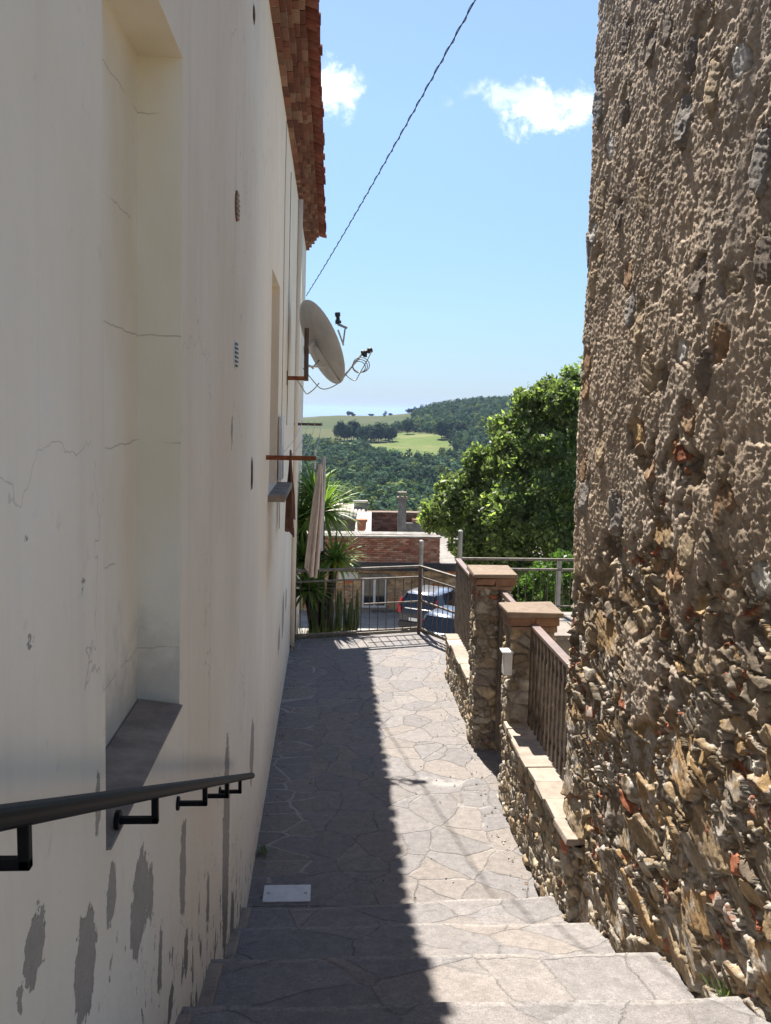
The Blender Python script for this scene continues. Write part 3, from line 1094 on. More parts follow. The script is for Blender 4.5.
# --- the big rough wall on the right
bigw = thing('rough_stone_house', 'tall rough stone house wall with crumbling brown render filling the right side', 'house', (1.65, 4, 0))


def du_big(p):
    if p.x > 1.95: return .06
    return .0095 if 2.4 < p.y else (.03 if p.y > 1.2 else .08)


XW = 1.625
P, N, U = perimeter([(5.5, 2.25), (XW, 2.25), (XW, 5.72), (5.5, 5.78)], .05, du_big)  # near end cut short out of view so sky lights the left house
zs_ = np.concatenate([np.arange(-.4, 6.3, .0062), np.arange(6.3, 6.62, .05)])
UU, ZZ = np.meshgrid(U, zs_, indexing='ij')


def shards(U, Z, seed, su, sv, joint, depth, tiltk, shear=.0):
    """broken, flat faced stones: every cell is its own tilted plane with a sharp edge"""
    wu = (fbm(U * 6, Z * 6, seed + 40, 3) - .5) * .14; wv = (fbm(U * 6 + 9, Z * 6 + 3, seed + 50, 3) - .5) * .12
    f1, f2, a, b, sx, sy = voronoi((U + wu + shear * Z) / su, (Z + wv - shear * .35 * U) / sv, seed, .95)
    e = f2 - f1
    face = sst(joint * .3, joint, e)
    c_ = _hash(np.floor(a * 99991), np.floor(b * 99991), seed + 3)
    d_ = _hash(np.floor(b * 99991), np.floor(a * 99991), seed + 4)
    h = face * depth * (.35 + .55 * b + tiltk * (c_ - .5) * 2 * sx + tiltk * (d_ - .5) * 2 * sy)
    return h, face, a, b, c_, e


hA, fA_, aA, bA, cA_, eA = shards(UU, ZZ, 101, .40, .17, .10, .044, 1.1, .45)
hB, fB_, aB, bB, cB_, eB = shards(UU, ZZ, 131, .17, .075, .12, .042, 1.1, .6)
hC, fC_, aC, bC, cC_, eC = shards(UU, ZZ, 161, .046, .030, .20, .026, 1.0, .3)
grain = fbm(UU * 58, ZZ * 62, 250, 4, .68)
lump = fbm(UU * 25, ZZ * 25, 240, 4, .6)
med = fbm(UU * 7, ZZ * 6, 220, 4, .6)
lam = fbm(UU * 6 + ZZ * 3, ZZ * 60 - UU * 22, 225, 3)      # bedding inside the big stones
useA = (aA > .48)
hst = np.where(useA, hA + .012 * fA_ * (lam - .5), hB)
idc = np.where(useA, aA, aB); idd = np.where(useA, bA, bB); fac = np.where(useA, fA_, fB_)
hst = hst + .016 * (grain - .5) * (1.3 - .7 * fac) + .02 * (fbm(UU * 5, ZZ * 5, 226, 3) - .5)
cst = pick(_hash(np.floor(idc * 99991), np.floor(idd * 999), 7), STONE + [(.36, .255, .145), (.42, .30, .165), (.30, .24, .18), (.40, .31, .20)]) * (.9 + .5 * idd)[..., None]
isb = (_hash(np.floor(idc * 9973), np.floor(idd * 9973), 5) < .085) & ~useA
cst = np.where(isb[..., None], BRICKC * (.8 + .5 * idd)[..., None], cst)
cst = cst * (.72 + .56 * fbm(UU * 10 + ZZ * 4, ZZ * 24 - UU * 8, 278, 4))[..., None]
mort = np.array((.34, .285, .215)) * (.7 + .6 * lump)[..., None]
cst = cst * np.array((.68, .63, .565)); cst = cst * fac[..., None] + mort * (1 - fac[..., None])
# pale crumbs of old mortar and small stones pressed between the big ones
zone = sst(.50, .64, fbm(UU * 3.0, ZZ * 3.0, 235, 4, .6) + .16 * (1 - fac))
crumb = (aC > .35) * fC_ * zone
hcr = .012 + .016 * bC + hC * .5 + .026 * (grain - .5)
ccr = np.where((cC_ > .93)[..., None], BRICKC, np.array((.40, .35, .285)) * (.55 + .75 * bC)[..., None]) * (.8 + .4 * grain)[..., None]
ccr = np.where((cC_ < .3)[..., None], np.array((.31, .225, .135)) * (.7 + .6 * bC)[..., None], ccr)
hlow = np.where(crumb > .02, np.maximum(hst, hcr * crumb), hst)
clow = np.where(((hcr * crumb) > hst)[..., None], ccr, cst)
# render: nearly whole above, torn away below about chest height of the railing
cov_f = (ZZ - 2.40) * .70 + (fbm(UU * 1.5, ZZ * 1.5, 212, 4) - .5) * 2.2 + (med - .5) * 1.3
cov = sst(-.10, .16, cov_f)
hrn = .044 + .006 * (lump - .5) + .011 * (grain - .5) + .009 * (fbm(UU * 6, ZZ * 6, 255, 3) - .5) + .005 * (np.abs(fbm(UU * 40, ZZ * 36, 257, 3) - .5) * -4 + .5)
pit = sst(.60, .72, fbm(UU * 10, ZZ * 9, 259, 4, .6)); hrn = hrn - .010 * pit
# a few stones left showing through the render
g1, g2, ga, gb, gx_, gy_ = voronoi((UU + .1 * (med - .5)) / .36, (ZZ + .1 * (lump - .5)) / .30, 311, .95)
rs = np.sqrt((gx_ * (1.0 + .9 * gb)) ** 2 + (gy_ * (1.5 - .6 * gb)) ** 2) + .10 * (lump - .5)
show = (ga > .22) * sst(.31 + .10 * gb, .27 + .10 * gb, rs)
rim = (ga > .22) * sst(.05, .0, np.abs(rs - (.30 + .10 * gb)))
hsh = .043 + .020 * (gb - .45) + .09 * (gb - .5) * gx_ + .05 * (ga - .70) * gy_ * 3 + .007 * (lam - .5) + .006 * (grain - .5)
hrn = hrn * (1 - show) + hsh * show - .020 * rim
rc = np.array((.405, .318, .235)) * (.74 + .52 * fbm(UU * 3, ZZ * 2.4, 270, 5, .6))[..., None] * (.80 + .40 * grain)[..., None]
grey_ = sst(.50, .66, fbm(UU * 1.2, ZZ * 1.0, 275, 4))[..., None]
rc = rc * (1 - .5 * grey_) + np.array((.42, .355, .29)) * .5 * grey_
csh = pick(gb, [(.33, .26, .175), (.50, .47, .42), (.30, .19, .11), (.20, .16, .125), (.38, .29, .19), (.27, .24, .21)]) * (.8 + .4 * lam)[..., None]
rc = rc * (1 - show[..., None]) + csh * show[..., None]
H = np.clip(hlow, -.02, .062) * .9 * (1 - cov) + hrn * cov
ccol = clow * (1 - cov[..., None]) + rc * cov[..., None]
lich = sst(.53, .62, fbm(UU * 11, ZZ * 11, 280, 6, .72)) * sst(2.7, 1.6, ZZ) * .7
ccol = ccol * (1 - lich[..., None]) + np.array((.46, .43, .385)) * lich[..., None]
H = H + .05 * (fbm(UU * 1.1, ZZ * .9, 260, 3) - .5) - .02 + .030 * sst(2.6, 1.6, ZZ)
wall_grid('wall', P, N, zs_, H, ccol, MAT['masonry'], bigw, lean=-0.002)
bk_ = MB()
bk_.box((XW + .12, 2.35, -.4), (5.4, 5.6, 6.56))
bk_.build('core', MAT['cement'], bigw)
rt_ = MB(); rt_.box((XW - .02, 2.2, 6.57), (5.6, 5.8, 6.66)); rt_.build('roof_slab', MAT['concrete'], bigw)
yd = MB(); yd.box((2.0, -6, 1.2), (9, 2.2, 1.93))  # unseen yard, added and kept pale to bounce warm light onto the left house
tag(yd.build('bounce_yard', simple('pale_bounce_paving', (.46, .39, .305), .9, .25, 3, bumpd=.004), org=Vector((5, -2, 1.9))), kind='structure')


def low_wall(name, label, y0, y1, x0, x1, ztop, seed, group=None):
    t = thing(name, label, 'wall', ((x0 + x1) / 2, (y0 + y1) / 2, 0), group)
    P, N, U = perimeter([(x1, y0), (x0, y0), (x0, y1), (x1, y1), (x1, y0 + .02)], .03, lambda p: .012)
    zz = np.arange(-.1, ztop - .04, .010)
    UU, ZZ = np.meshgrid(U, zz, indexing='ij')
    h, c = rubble(UU, ZZ, seed, .17, .10, .10, .035, (.42, .385, .33), .007, .02)
    wall_grid('rubble_face', P, N, zz, h - .02, c, MAT['masonry'], t)
    k = MB(); k.box((x0 + .04, y0 + .05, -.1), (x1 - .03, y1 - .03, ztop - .055)); k.build('core', MAT['cement'], t)
    cm = MB()
    y = y0
    while y < y1:
        L = random.uniform(.22, .34)
        L = min(L, y1 + .03 - y)
        cm.box((x0 - .035 + random.uniform(-.012, .012), y + .004, ztop - .045), (x1 + .02, y + L - .004, ztop + random.uniform(-.004, .004)), box_thing_col((0.33, 0.275, 0.225), .2), jit=.008)
        y += L
    cm.build('coping', MAT['coping'], t, bevel=.006)
    return t


MAT['coping'] = attr_mat('coping_stone', .85, .3, 16, .003, 80)
low_wall('low_wall', 'low rubble wall with pale coping between near pillar and rough stone house', 5.22, 7.30, 1.535, 1.95, .78, 301)
low_wall('low_wall', 'short low rubble wall with pale coping beyond the far gate pillar', 9.06, 11.2, 1.535, 1.88, .56, 330)


def pillar(label, x0, x1, y0, y1, ztop, seed):
    t = thing('gate_pillar', label, 'pillar', ((x0 + x1) / 2, (y0 + y1) / 2, 0), 'stone gate pillars')
    P, N, U = perimeter([(x0, y0), (x0, y1), (x1, y1), (x1, y0)], .03, lambda p: .012, closed=True)
    P = np.vstack([P, P[:1]]); N = np.vstack([N, N[:1]]); U = np.append(U, U[-1] + .01)
    zz = np.arange(-.1, ztop - .13, .010)
    UU, ZZ = np.meshgrid(U, zz, indexing='ij')
    h, c = rubble(UU, ZZ, seed, .17, .095, .10, .034, (.34, .30, .25), .007, .03)
    h[-1] = h[0]; c[-1] = c[0]
    wall_grid('shaft', P, N, zz, h - .012, c * .95, MAT['masonry'], t)
    k = MB(); k.box((x0 + .025, y0 + .025, -.1), (x1 - .025, y1 - .025, ztop - .14)); k.build('core', MAT['cement'], t)
    cm = MB()
    ex = .06
    xm = (x0 + x1) / 2
    nx = 2
    cm.box((x0 - ex, y0 - ex, ztop - .045), (x1 + ex, y1 + ex, ztop), (0.205, 0.155, 0.115), jit=.008)
    for i in range(nx):
        a, b = x0 - ex + .015 + (x1 - x0 + 2 * ex - .03) * i / nx, x0 - ex + .015 + (x1 - x0 + 2 * ex - .03) * (i + 1) / nx
        cm.box((a + .004, y0 - ex + .015, ztop - .12), (b - .004, y1 + ex - .015, ztop - .047), box_thing_col((.20, .115, .075), .2), jit=.012)
    cm.box((x0 - .025, y0 - .025, ztop - .17), (x1 + .025, y1 + .025, ztop - .12), (.25, .17, .12), jit=.01)
    cm.build('cap', MAT['coping'], t, bevel=.012, seg=3)
    return t


pillar('nearer stone gate pillar with flat brown cap beside the white box', 1.555, 1.90, 7.28, 7.60, 1.75, 401)
pillar('farther stone gate pillar with flat brown cap at the short low wall', 1.50, 1.81, 8.69, 9.08, 1.81, 431)


def railing(label, x, y0, y1, ztop, zbot, sp, slat_w=.045, group=None):
    t = thing('railing', label, 'railing', (x, (y0 + y1) / 2, zbot), group)
    r = MB()
    r.box((x - .035, y0, ztop - .03), (x + .035, y1, ztop))
    r.build('top_rail', MAT['brown_rail'], t, bevel=.004)
    r = MB()
    r.box((x - .012, y0, ztop - .19), (x + .012, y1, ztop - .155))
    r.box((x - .012, y0, zbot + .10), (x + .012, y1, zbot + .135))
    r.build('cross_rails', MAT['brown_iron'], t)
    proto = None
    y = y0 + .06
    while y < y1 - .02:
        if proto is None:
            s = MB()
            s.box((x - .030, y - slat_w / 2, zbot), (x - .014, y + slat_w / 2, ztop - .032))
            proto = s.build('slat', MAT['slat'], t, bevel=.003)
            py0 = y
        else:
            c = proto.copy(); COL.objects.link(c); c.parent = t
            c.location = (0, y - py0, random.uniform(-.008, .008))
        y += sp
    return t


MAT['brown_rail'] = simple('brown_rail_paint', (0.20, 0.145, 0.125), .5, .25, 10)
railing('brown railing of weathered vertical slats on the low wall nearest the rough stone house', 1.72, 5.3, 7.29, 1.65, .80, .115, group='slatted railings on the low walls')
railing('brown slatted railing on the short low wall beyond the far pillar', 1.69, 9.07, 11.5, 1.49, .58, .115, group='slatted railings on the low walls')
# post at the end of the far railing
# gate
gt = thing('garden_gate', 'narrow brown slatted gate standing between the two stone pillars', 'gate', (1.72, 8.14, 0))
g = MB()
for (a, b, za, zb) in ((7.63, 8.66, 1.62, 1.65), (7.63, 8.66, .86, .90), (7.63, 8.66, .08, .12)):
    g.box((1.70, a, za), (1.75, b, zb))
for a in (7.63, 8.62): g.box((1.70, a, .12), (1.75, a + .04, 1.62))
g.build('gate_frame', MAT['brown_rail'], gt, bevel=.003)
proto = None
for k in range(8):
    y = 7.70 + k * .115
    if proto is None:
        s = MB(); s.box((1.682, y, .10), (1.698, y + .055, 1.61)); proto = s.build('slat', MAT['slat'], gt, bevel=.003)
    else:
        c = proto.copy(); COL.objects.link(c); c.parent = gt; c.location = (0, k * .115, 0)
s = MB(); s.box((1.665, 7.68, .85), (1.681, 7.80, 1.02)); s.build('lock_box', MAT['black_iron'], gt, bevel=.004)
# white box on the near pillar
mbx = thing('intercom_box', 'small white box fixed to the near gate pillar on the path side', 'box', (1.47, 7.3, 1.24))
s = MB(); s.box((1.475, 7.22, 1.215), (1.545, 7.31, 1.405)); s.build('casing', MAT['white_paint'], mbx, bevel=.006)
s = MB(); s.box((1.455, 7.20, 1.406), (1.55, 7.33, 1.422)); s.build('lid', MAT['white_plastic'], mbx, bevel=.003)

# ================================================================== END FENCE
H0 = 1.04
fence = thing('metal_fence', 'weathered metal fence with thin bars closing the far end of the path', 'fence', (0.6, 13.2, 0))
fr = MB()
for a, b in ((fA, fB), (fB, fC)):
    for z, w in ((H0, .045), (H0 - .16, .03), (.09, .035)):
        fr.bar((a.x, a.y, z), (b.x, b.y, z), w, w * .8)
for z in (.52,):
    fr.bar((fB.x, fB.y, z), (fC.x, fC.y, z), .03, .03)
fr.bar((.55, far_edge(.55), .50), (fB.x, fB.y, .50), .025, .025)
fr.build('rails', MAT['grey_iron'], fence, bevel=.004)
for p in (fA + Vector((.04, 0, 0)), fB, fC):
    s = MB(); s.box((p.x - .025, p.y - .025, -.02), (p.x + .025, p.y + .025, H0 + .01)); s.build('post', MAT['brown_iron'], fence, bevel=.004)
proto = None
for a, b in ((fA, fB), (fB, fC)):
    n = int((b - a).length / .125)
    for k in range(1, n):
        p = a.lerp(b, k / n)
        if proto is None:
            s = MB(); s.box((p.x - .006, p.y - .006, .09), (p.x + .006, p.y + .006, H0 - .16)); proto = s.build('bar', MAT['brown_iron'], fence); pr = p.copy()
        else:
            c = proto.copy(); COL.objects.link(c); c.parent = fence; c.location = (p.x - pr.x, p.y - pr.y, 0)
# poles beyond
for px, ytop, Yp, lab in ((421.5, 541, 13.75, 'slim galvanised pole standing behind the corner post of the metal fence'), (460.5, 531, 12.75, 'slim galvanised pole standing behind the far end of the slatted railing')):
    p = onY(px, ytop, Yp)
    b_ = MB(); b_.tube([(p.x, p.y, -2.5), (p.x, p.y, p.z)], .034, 12)
    po = thing('metal_pole', lab, 'pole', (p.x, p.y, -2.5), 'galvanised poles')
    b_.build('tube', MAT['galv'], po, smooth=False)
    b_ = MB(); b_.tube([(p.x, p.y, p.z), (p.x, p.y, p.z + .015)], [.037, .02], 12); b_.build('cap', MAT['galv'], po)
# terrace railing at the back
tr = thing('terrace_railing', 'grey metal railing along the terrace edge below the big tree', 'railing', (4, 14.6, .05))
s = MB()
for z, w in ((.97, .05), (.80, .045), (.18, .03)):
    s.bar((2.22, 14.6, z), (8.5, 14.6, z), w, w * .8)
s.build('rails', MAT['grey_iron'], tr, bevel=.004)
for x in (3.86, 5.6, 7.4):
    s = MB(); s.tube([(x, 14.63, .05), (x, 14.63, .95)], .04, 10); s.build('post', MAT['galv'], tr)
proto = None
for k in range(50):
    x = 2.3 + k * .125
    if proto is None:
        s = MB(); s.box((x - .007, 14.593, .18), (x + .007, 14.607, .80)); proto = s.build('bar', MAT['brown_iron'], tr)
    else:
        c = proto.copy(); COL.objects.link(c); c.parent = tr; c.location = (k * .125, 0, 0)
# low parapet on the terrace right of the near pillar
s = MB()
q0 = onY(556, 632, 9.2)
lt = thing('terrace_parapet', 'low parapet with pale slabs on the terrace behind the near gate pillar', 'wall', (2.8, 9.4, .05))
s.box((2.28, 9.1, .05), (6, 9.6, q0.z - .05)); s.build('body', MAT['concrete'], lt)
s = MB()
x = 2.22
while x < 6:
    s.box((x + .004, 9.04, q0.z - .05), (x + .44, 9.66, q0.z + random.uniform(-.004, .004)), box_thing_col((.27, .235, .2), .15), jit=.004); x += .45
s.build('coping', MAT['coping'], lt, bevel=.006)

# ================================================================== PLANTS


def leaf_cloud(name, mat, parent, centers, radii, counts, size, shape=.45, squash=.85, tone=None, seed=1, updir=.35):
    r = np.random.default_rng(seed)
    C_, S_, T_ = [], [], []
    for c, rd, n in zip(centers, radii, counts):
        d = r.normal(size=(n, 3)); d /= np.linalg.norm(d, axis=1)[:, None]
        rr = rd * (r.random(n) ** .45)
        rr *= .82 + .36 * fbm(d[:, 0] * 3 + c[0] * 5, d[:, 2] * 3 + d[:, 1] * 2 + c[2], seed, 3)
        p = d * rr[:, None]; p[:, 2] *= squash
        C_.append(np.array(c) + p)
        S_.append(size * (.55 + .9 * r.random(n)))
        T_.append(np.full(n, .8 + .4 * r.random()))
    C_ = np.vstack(C_); S_ = np.concatenate(S_); T_ = np.concatenate(T_)
    n = len(C_)
    a = r.normal(size=(n, 3)); a[:, 2] -= .3; a /= np.linalg.norm(a, axis=1)[:, None]
    b = r.normal(size=(n, 3)); b[:, 2] += updir
    b = np.cross(a, b); b /= np.linalg.norm(b, axis=1)[:, None]
    nn_ = np.cross(a, b)
    L = S_[:, None]
    V = np.stack([C_ - a * L * .5, C_ + b * L * shape * .5 - a * L * .05 + nn_ * L * .08, C_ + a * L * .5, C_ - b * L * shape * .5 - a * L * .05 + nn_ * L * .08], 1).reshape(-1, 3)
    F = np.arange(4 * n).reshape(-1, 4)
    col = np.repeat((T_ * (.7 + .6 * r.random(n)))[:, None] * np.ones((1, 3)), 4, axis=0)
    if tone is not None:
        k = r.random(n) < tone[0]
        kk = np.repeat(k, 4)
        col[kk] = np.array(tone[1]) * (.7 + .6 * r.random(kk.sum()))[:, None]
    return np_mesh(name, V, F, mat, parent, colors=col)


# big broadleaf tree on the right -----------------------------------------
TY = 23.0
tree = thing('broadleaf_tree', 'large dense broadleaf tree rising beyond the terrace railing on the right', 'tree', (6.3, TY + 1.0, -6))
cl_px = [(566, 404, 30, 0), (540, 424, 28, .3), (590, 440, 44, .6), (552, 456, 36, -.3), (514, 452, 26, 0), (489, 474, 25, .2), (522, 492, 40, -.6), (562, 505, 48, -.4), (470, 508, 31, 0), (446, 508, 20, .2), (436, 521, 11, .4),
         (478, 534, 27, -.2), (500, 530, 40, -.7), (537, 538, 38, -.8), (577, 548, 40, -.5), (480, 556, 22, -.4), (516, 560, 30, -.6), (604, 396, 36, .9), (645, 430, 58, 1.5), (640, 500, 60, 1.2), (580, 382, 18, .4), (526, 404, 13, .2), (456, 488, 15, .3), (503, 430, 13, .5), (548, 392, 12, .5), (478, 462, 12, .4)]
cen, rad_, cnt = [], [], []
for px, py, rp, dy in cl_px:
    p = onY(px, py, TY + dy)
    r_ = rp / FPX * TY * .94
    cen.append(tuple(p)); rad_.append(r_); cnt.append(int(1250 * (r_ / .9) ** 2))
# smaller sprigs on the outside break the outline
rr_ = random.Random(5)
for k in range(460):
    i = rr_.randrange(len(cl_px))
    px, py, rp, dy = cl_px[i]
    a = rr_.uniform(0, 2 * math.pi)
    q = rp * rr_.uniform(.25, 1.12)
    p = onY(px + q * math.cos(a), py + q * math.sin(a) * .9, TY + dy - rp / FPX * TY * math.sqrt(max(0, 1 - (q / rp) ** 2)) * .95 + rr_.uniform(-.25, .2))
    cen.append(tuple(p)); rad_.append(rr_.uniform(.10, .36)); cnt.append(rr_.randint(30, 130))
leaf_cloud('crown', MAT['leaf'], tree, cen, rad_, cnt, .135, .5, .95, (.16, (2.6, 2.4, 2.0)), 21)
tk = MB()
bx, by = 6.3, TY + 1.0
tk.tube([(bx, by, -6.2), (bx - .05, by, -4), (bx + .1, by - .1, -2), (bx, by - .2, 0), (bx + .2, by - .2, 2)], [.32, .26, .22, .16, .06], 12)
for (px, py, rp, dy) in cl_px[::2]:
    p = onY(px, py, TY + dy)
    z0 = -3.2 + .5 * max(0, p.z + 2)
    s0 = Vector((bx, by - .1, z0))
    mid = s0.lerp(p, .5) + Vector((0, 0, .15))
    tk.tube([s0, mid, p], [.11, .07, .02], 8)
tk.build('trunk', MAT['bark'], tree, smooth=True)

# bright young tree below it
bt = thing('young_tree', 'bright green young leafy tree behind the terrace railing below the big tree', 'tree', (4.4, 17.5, -3))
cen, rad_, cnt = [], [], []
for px, py, rp in ((545, 572, 16), (562, 562, 14), (530, 585, 14), (522, 600, 12), (550, 592, 14), (568, 580, 14), (515, 590, 8), (540, 610, 14), (575, 600, 16)):
    p = onY(px, py, 17.3 + random.uniform(-.3, .3)); cen.append(tuple(p)); rad_.append(rp / FPX * 17.3); cnt.append(500)
leaf_cloud('crown', MAT['leaf_bright'], bt, cen, rad_, cnt, .085, .55, .9, None, 31)
tk = MB(); tk.tube([(4.4, 17.5, -3), (4.35, 17.4, -1.6), (4.3, 17.3, -.3)], [.07, .06, .03], 8)
for c in cen[::2]: tk.tube([(4.35, 17.4, -1.5), tuple(Vector((4.35, 17.4, -1.5)).lerp(Vector(c), .55) + Vector((0, 0, .1))), c], [.03, .02, .008], 6)
tk.build('trunk', MAT['bark'], bt)

# low dark shrubs beyond the railing, filling the slope
for k, (px, py, rp, Y_, lab) in enumerate(((500, 600, 26, 18.5, 'dark green shrub on the slope seen through the terrace railing bars'), (548, 604, 18, 19.5, 'dark leafy shrub below the bright young tree beyond the terrace railing'))):
    p = onY(px, py, Y_)
    st = thing('shrub', lab, 'shrub', (p.x, Y_, -4))
    leaf_cloud('foliage', MAT['leaf'], st, [tuple(p), (p.x + .3, Y_ + .2, p.z - .7), (p.x - .3, Y_, p.z - .9)], [rp / FPX * Y_, .7, .6], [900, 800, 600], .11, .5, .9, None, 41 + k)
    s = MB(); s.tube([(p.x, Y_, -4), (p.x, Y_, p.z)], [.05, .02], 6); s.build('stem', MAT['bark'], st)

# planting bed beyond the fence
bed = MB()
for i in range(12):
    pass
gx = np.linspace(-3, 1.0, 30); gy = np.linspace(13.1, 19, 30)
GX, GY = np.meshgrid(gx, gy, indexing='ij')
GZ = -.55 + .25 * (fbm(GX * 1.5, GY * 1.5, 71, 3) - .5) - .25 * (GY - 13.1) - sst(.25, 1.0, GX) * 2.2
tag(np_mesh('planting_bed', np.stack([GX, GY, GZ], -1).reshape(-1, 3), grid_faces(30, 30), MAT['soil'], smooth=True), kind='structure')

yu = thing('yucca', 'yucca with sword leaves in rosettes between the house corner and the metal fence', 'yucca', (-.15, 14.9, -.9))
rr_ = random.Random(9)


def rosette(c, L, n, tone):
    m_ = MB()
    for i in range(n):
        az = i * 2.39996 + rr_.uniform(-.2, .2)
        el = math.asin(min(.99, max(-.75, 1 - 1.5 * (i / n) ** 1.0))) + rr_.uniform(-.12, .12)
        l = L * rr_.uniform(.8, 1.1)
        w = rr_.uniform(.018, .026)
        h = Vector((math.cos(az), math.sin(az), 0)); side = Vector((-math.sin(az), math.cos(az), 0))
        prev = None
        k_ = tone * rr_.uniform(.75, 1.25)
        colr = (k_, k_, k_) if rr_.random() > .12 or el > 0 else (2.0 * k_, 1.1 * k_, .8 * k_)
        pos = Vector(c) + h * .03; e = el
        N_ = 7
        pts_ = []
        for s_i in range(N_ + 1):
            t = s_i / N_
            ww = w * (1 - t ** 2.2) * (0.75 + .6 * min(1, t * 4)) + .001
            up = Vector((0, 0, 1)) * math.cos(e) - h * math.sin(e)
            pts_.append((pos - side * ww + up * ww * .35, pos.copy(), pos + side * ww + up * ww * .35))
            pos = pos + (h * math.cos(e) + Vector((0, 0, 1)) * math.sin(e)) * (l / N_)
            e -= .05 + .10 * t * (1 if el < .7 else .4)
        for a, b in zip(pts_, pts_[1:]):
            m_.poly([a[0], a[1], b[1], b[0]], colr); m_.poly([a[1], a[2], b[2], b[1]], colr)
    return m_


heads = [((321, 512), 14.7, .80, 120), ((300, 520), 15.1, .72, 90), ((335, 560), 14.5, .55, 80), ((308, 590), 14.2, .50, 80), ((314, 490), 15.3, .62, 90), ((303, 560), 14.6, .6, 80)]
for (pp_, Y_, L_, n_) in heads:
    c = onY(pp_[0], pp_[1], Y_)
    o = rosette(c, L_, n_, 1.25).build('leaf_rosette', MAT['yucca'], yu)
    s = MB(); s.tube([(-.12, 14.9, -.95), tuple(Vector((-.12, 14.9, -.95)).lerp(c, .5) + Vector((0, 0, .05))), tuple(c)], [.10, .08, .06], 9)
    s.build('trunk', MAT['bark'], yu, smooth=True)

# cactus-like euphorbia
ca = thing('columnar_euphorbia', 'clump of ribbed green cactus stems behind the fence bars beside the yucca', 'cactus', (.12, 14.0, -.6))
rr_ = random.Random(4)


def ribbed(m_, pts, r, ribs=5):
    base = len(m_.v); n = ribs * 2
    for i, p in enumerate(pts):
        for k in range(n):
            a = 2 * math.pi * k / n
            rr2 = (r[i]) * (1.0 if k % 2 == 0 else .62)
            m_.v.append((p[0] + rr2 * math.cos(a), p[1] + rr2 * math.sin(a), p[2]))
    for i in range(len(pts) - 1):
        for k in range(n):
            a, b = base + i * n + k, base + i * n + (k + 1) % n
            m_.f.append((a, b, b + n, a + n)); m_.c.append((1, 1, 1)); m_.m.append(0)


stem_spots = [(314 + rr_.uniform(-3, 3) + k * 1.8, rr_.uniform(588, 622)) for k in range(26)]
for px, py in stem_spots:
    t = onY(px, py, 14.0 + rr_.uniform(-.3, .35))
    bx_ = .12 + (t.x - .12) * .45 + rr_.uniform(-.05, .05)
    n = 9
    pts = [(bx_ + (t.x - bx_) * min(1, (i / n) * 1.6), t.y, -.7 + (t.z + .7) * i / n) for i in range(n + 1)]
    m_ = MB(); ribbed(m_, pts, [.031 + .006 * math.sin(i * 2.1) if i < n else .012 for i in range(n + 1)])
    m_.build('stem', MAT['cactus'], ca)

# dry grass tufts along the fence foot
dg = MB(); rr_ = random.Random(14)
for k in range(900):
    x = rr_.uniform(-.45, .9); y = far_edge(x) + .12 + abs(rr_.gauss(0, .3))
    z = -.25 if x < .3 else -.45
    a = rr_.uniform(0, 6.28); h_ = rr_.uniform(.15, .42); ln = rr_.uniform(.02, .18)
    t = Vector((x + ln * math.cos(a), y + ln * math.sin(a), z + h_)); w = Vector((-math.sin(a), math.cos(a), 0)) * .006
    b_ = Vector((x, y, z - .2))
    c = rr_.choice(((2.6, 1.7, 1.6), (3.2, 2.2, 2.4), (1.0, 1.0, 1.0), (2.0, 1.5, 1.2)))
    mid = b_.lerp(t, .6) + Vector((0, 0, .04))
    dg.poly([b_ - w, b_ + w, mid + w * .8, mid - w * .8], c); dg.poly([mid - w * .8, mid + w * .8, t], c)
tag(dg.build('dry_grass', MAT['yucca']), 'dry straw coloured grass along the foot of the metal fence', 'grass', kind='stuff')

gr = MB(); rr_ = random.Random(23)
for k in range(260):
    x = rr_.uniform(-.45, 1.45); y = rr_.uniform(5.7, 12.5)
    if rr_.random() < .6: x = rr_.choice((-.50 + abs(rr_.gauss(0, .06)), 1.47 - abs(rr_.gauss(0, .07))))
    a = rr_.uniform(0, 6.28); q = rr_.uniform(.006, .016)
    c = box_thing_col(rr_.choice(((.25, .16, .09), (.34, .30, .25), (.16, .13, .10))), .3)
    gr.poly([(x + q * math.cos(a + t) * f_, y + q * math.sin(a + t) * f_, .004 + h_) for t, f_, h_ in ((0, 1, .004), (1.6, .55, .012), (3.1, 1, .003), (4.7, .6, .001))], c)
tag(gr.build('dry_litter', MAT['tile']), 'dry leaf scraps and grit lying along the edges of the paved path', 'litter', kind='stuff')
for wx, wy, wz, n_, lab in ((1.58, 3.22, 1.12, 20, 'small green weed growing where the third step meets the rough stone wall'), (-.47, 6.6, 0, 30, 'small green weed at the foot of the cream wall beside the pale cover plate')):
    wd = MB()
    for k in range(n_):
        a = rr_.uniform(0, 6.28); l = rr_.uniform(.03, .09); e = rr_.uniform(.5, 1.4)
        h = Vector((math.cos(a) * math.cos(e), math.sin(a) * math.cos(e), math.sin(e))); sd_ = Vector((-math.sin(a), math.cos(a), 0)) * .007
        b_ = Vector((wx + rr_.uniform(-.03, .03), wy + rr_.uniform(-.05, .05), wz))
        wd.poly([b_ - sd_ * .4, b_ + h * l * .5 - sd_, b_ + h * l, b_ + h * l * .5 + sd_], (1, 1, 1))
    tag(wd.build('weed', MAT['leaf']), lab, 'weed')

# ================================================================== LOWER STREET AND HOUSES
SZ = -5.35
ls = MB(); ls.poly([(-8, 20, SZ), (26, 20, SZ), (26, 38.6, SZ), (-8, 38.6, SZ)])
tag(ls.build('lower_street', MAT['asphalt'], org=Vector((6, 30, SZ))), kind='structure')


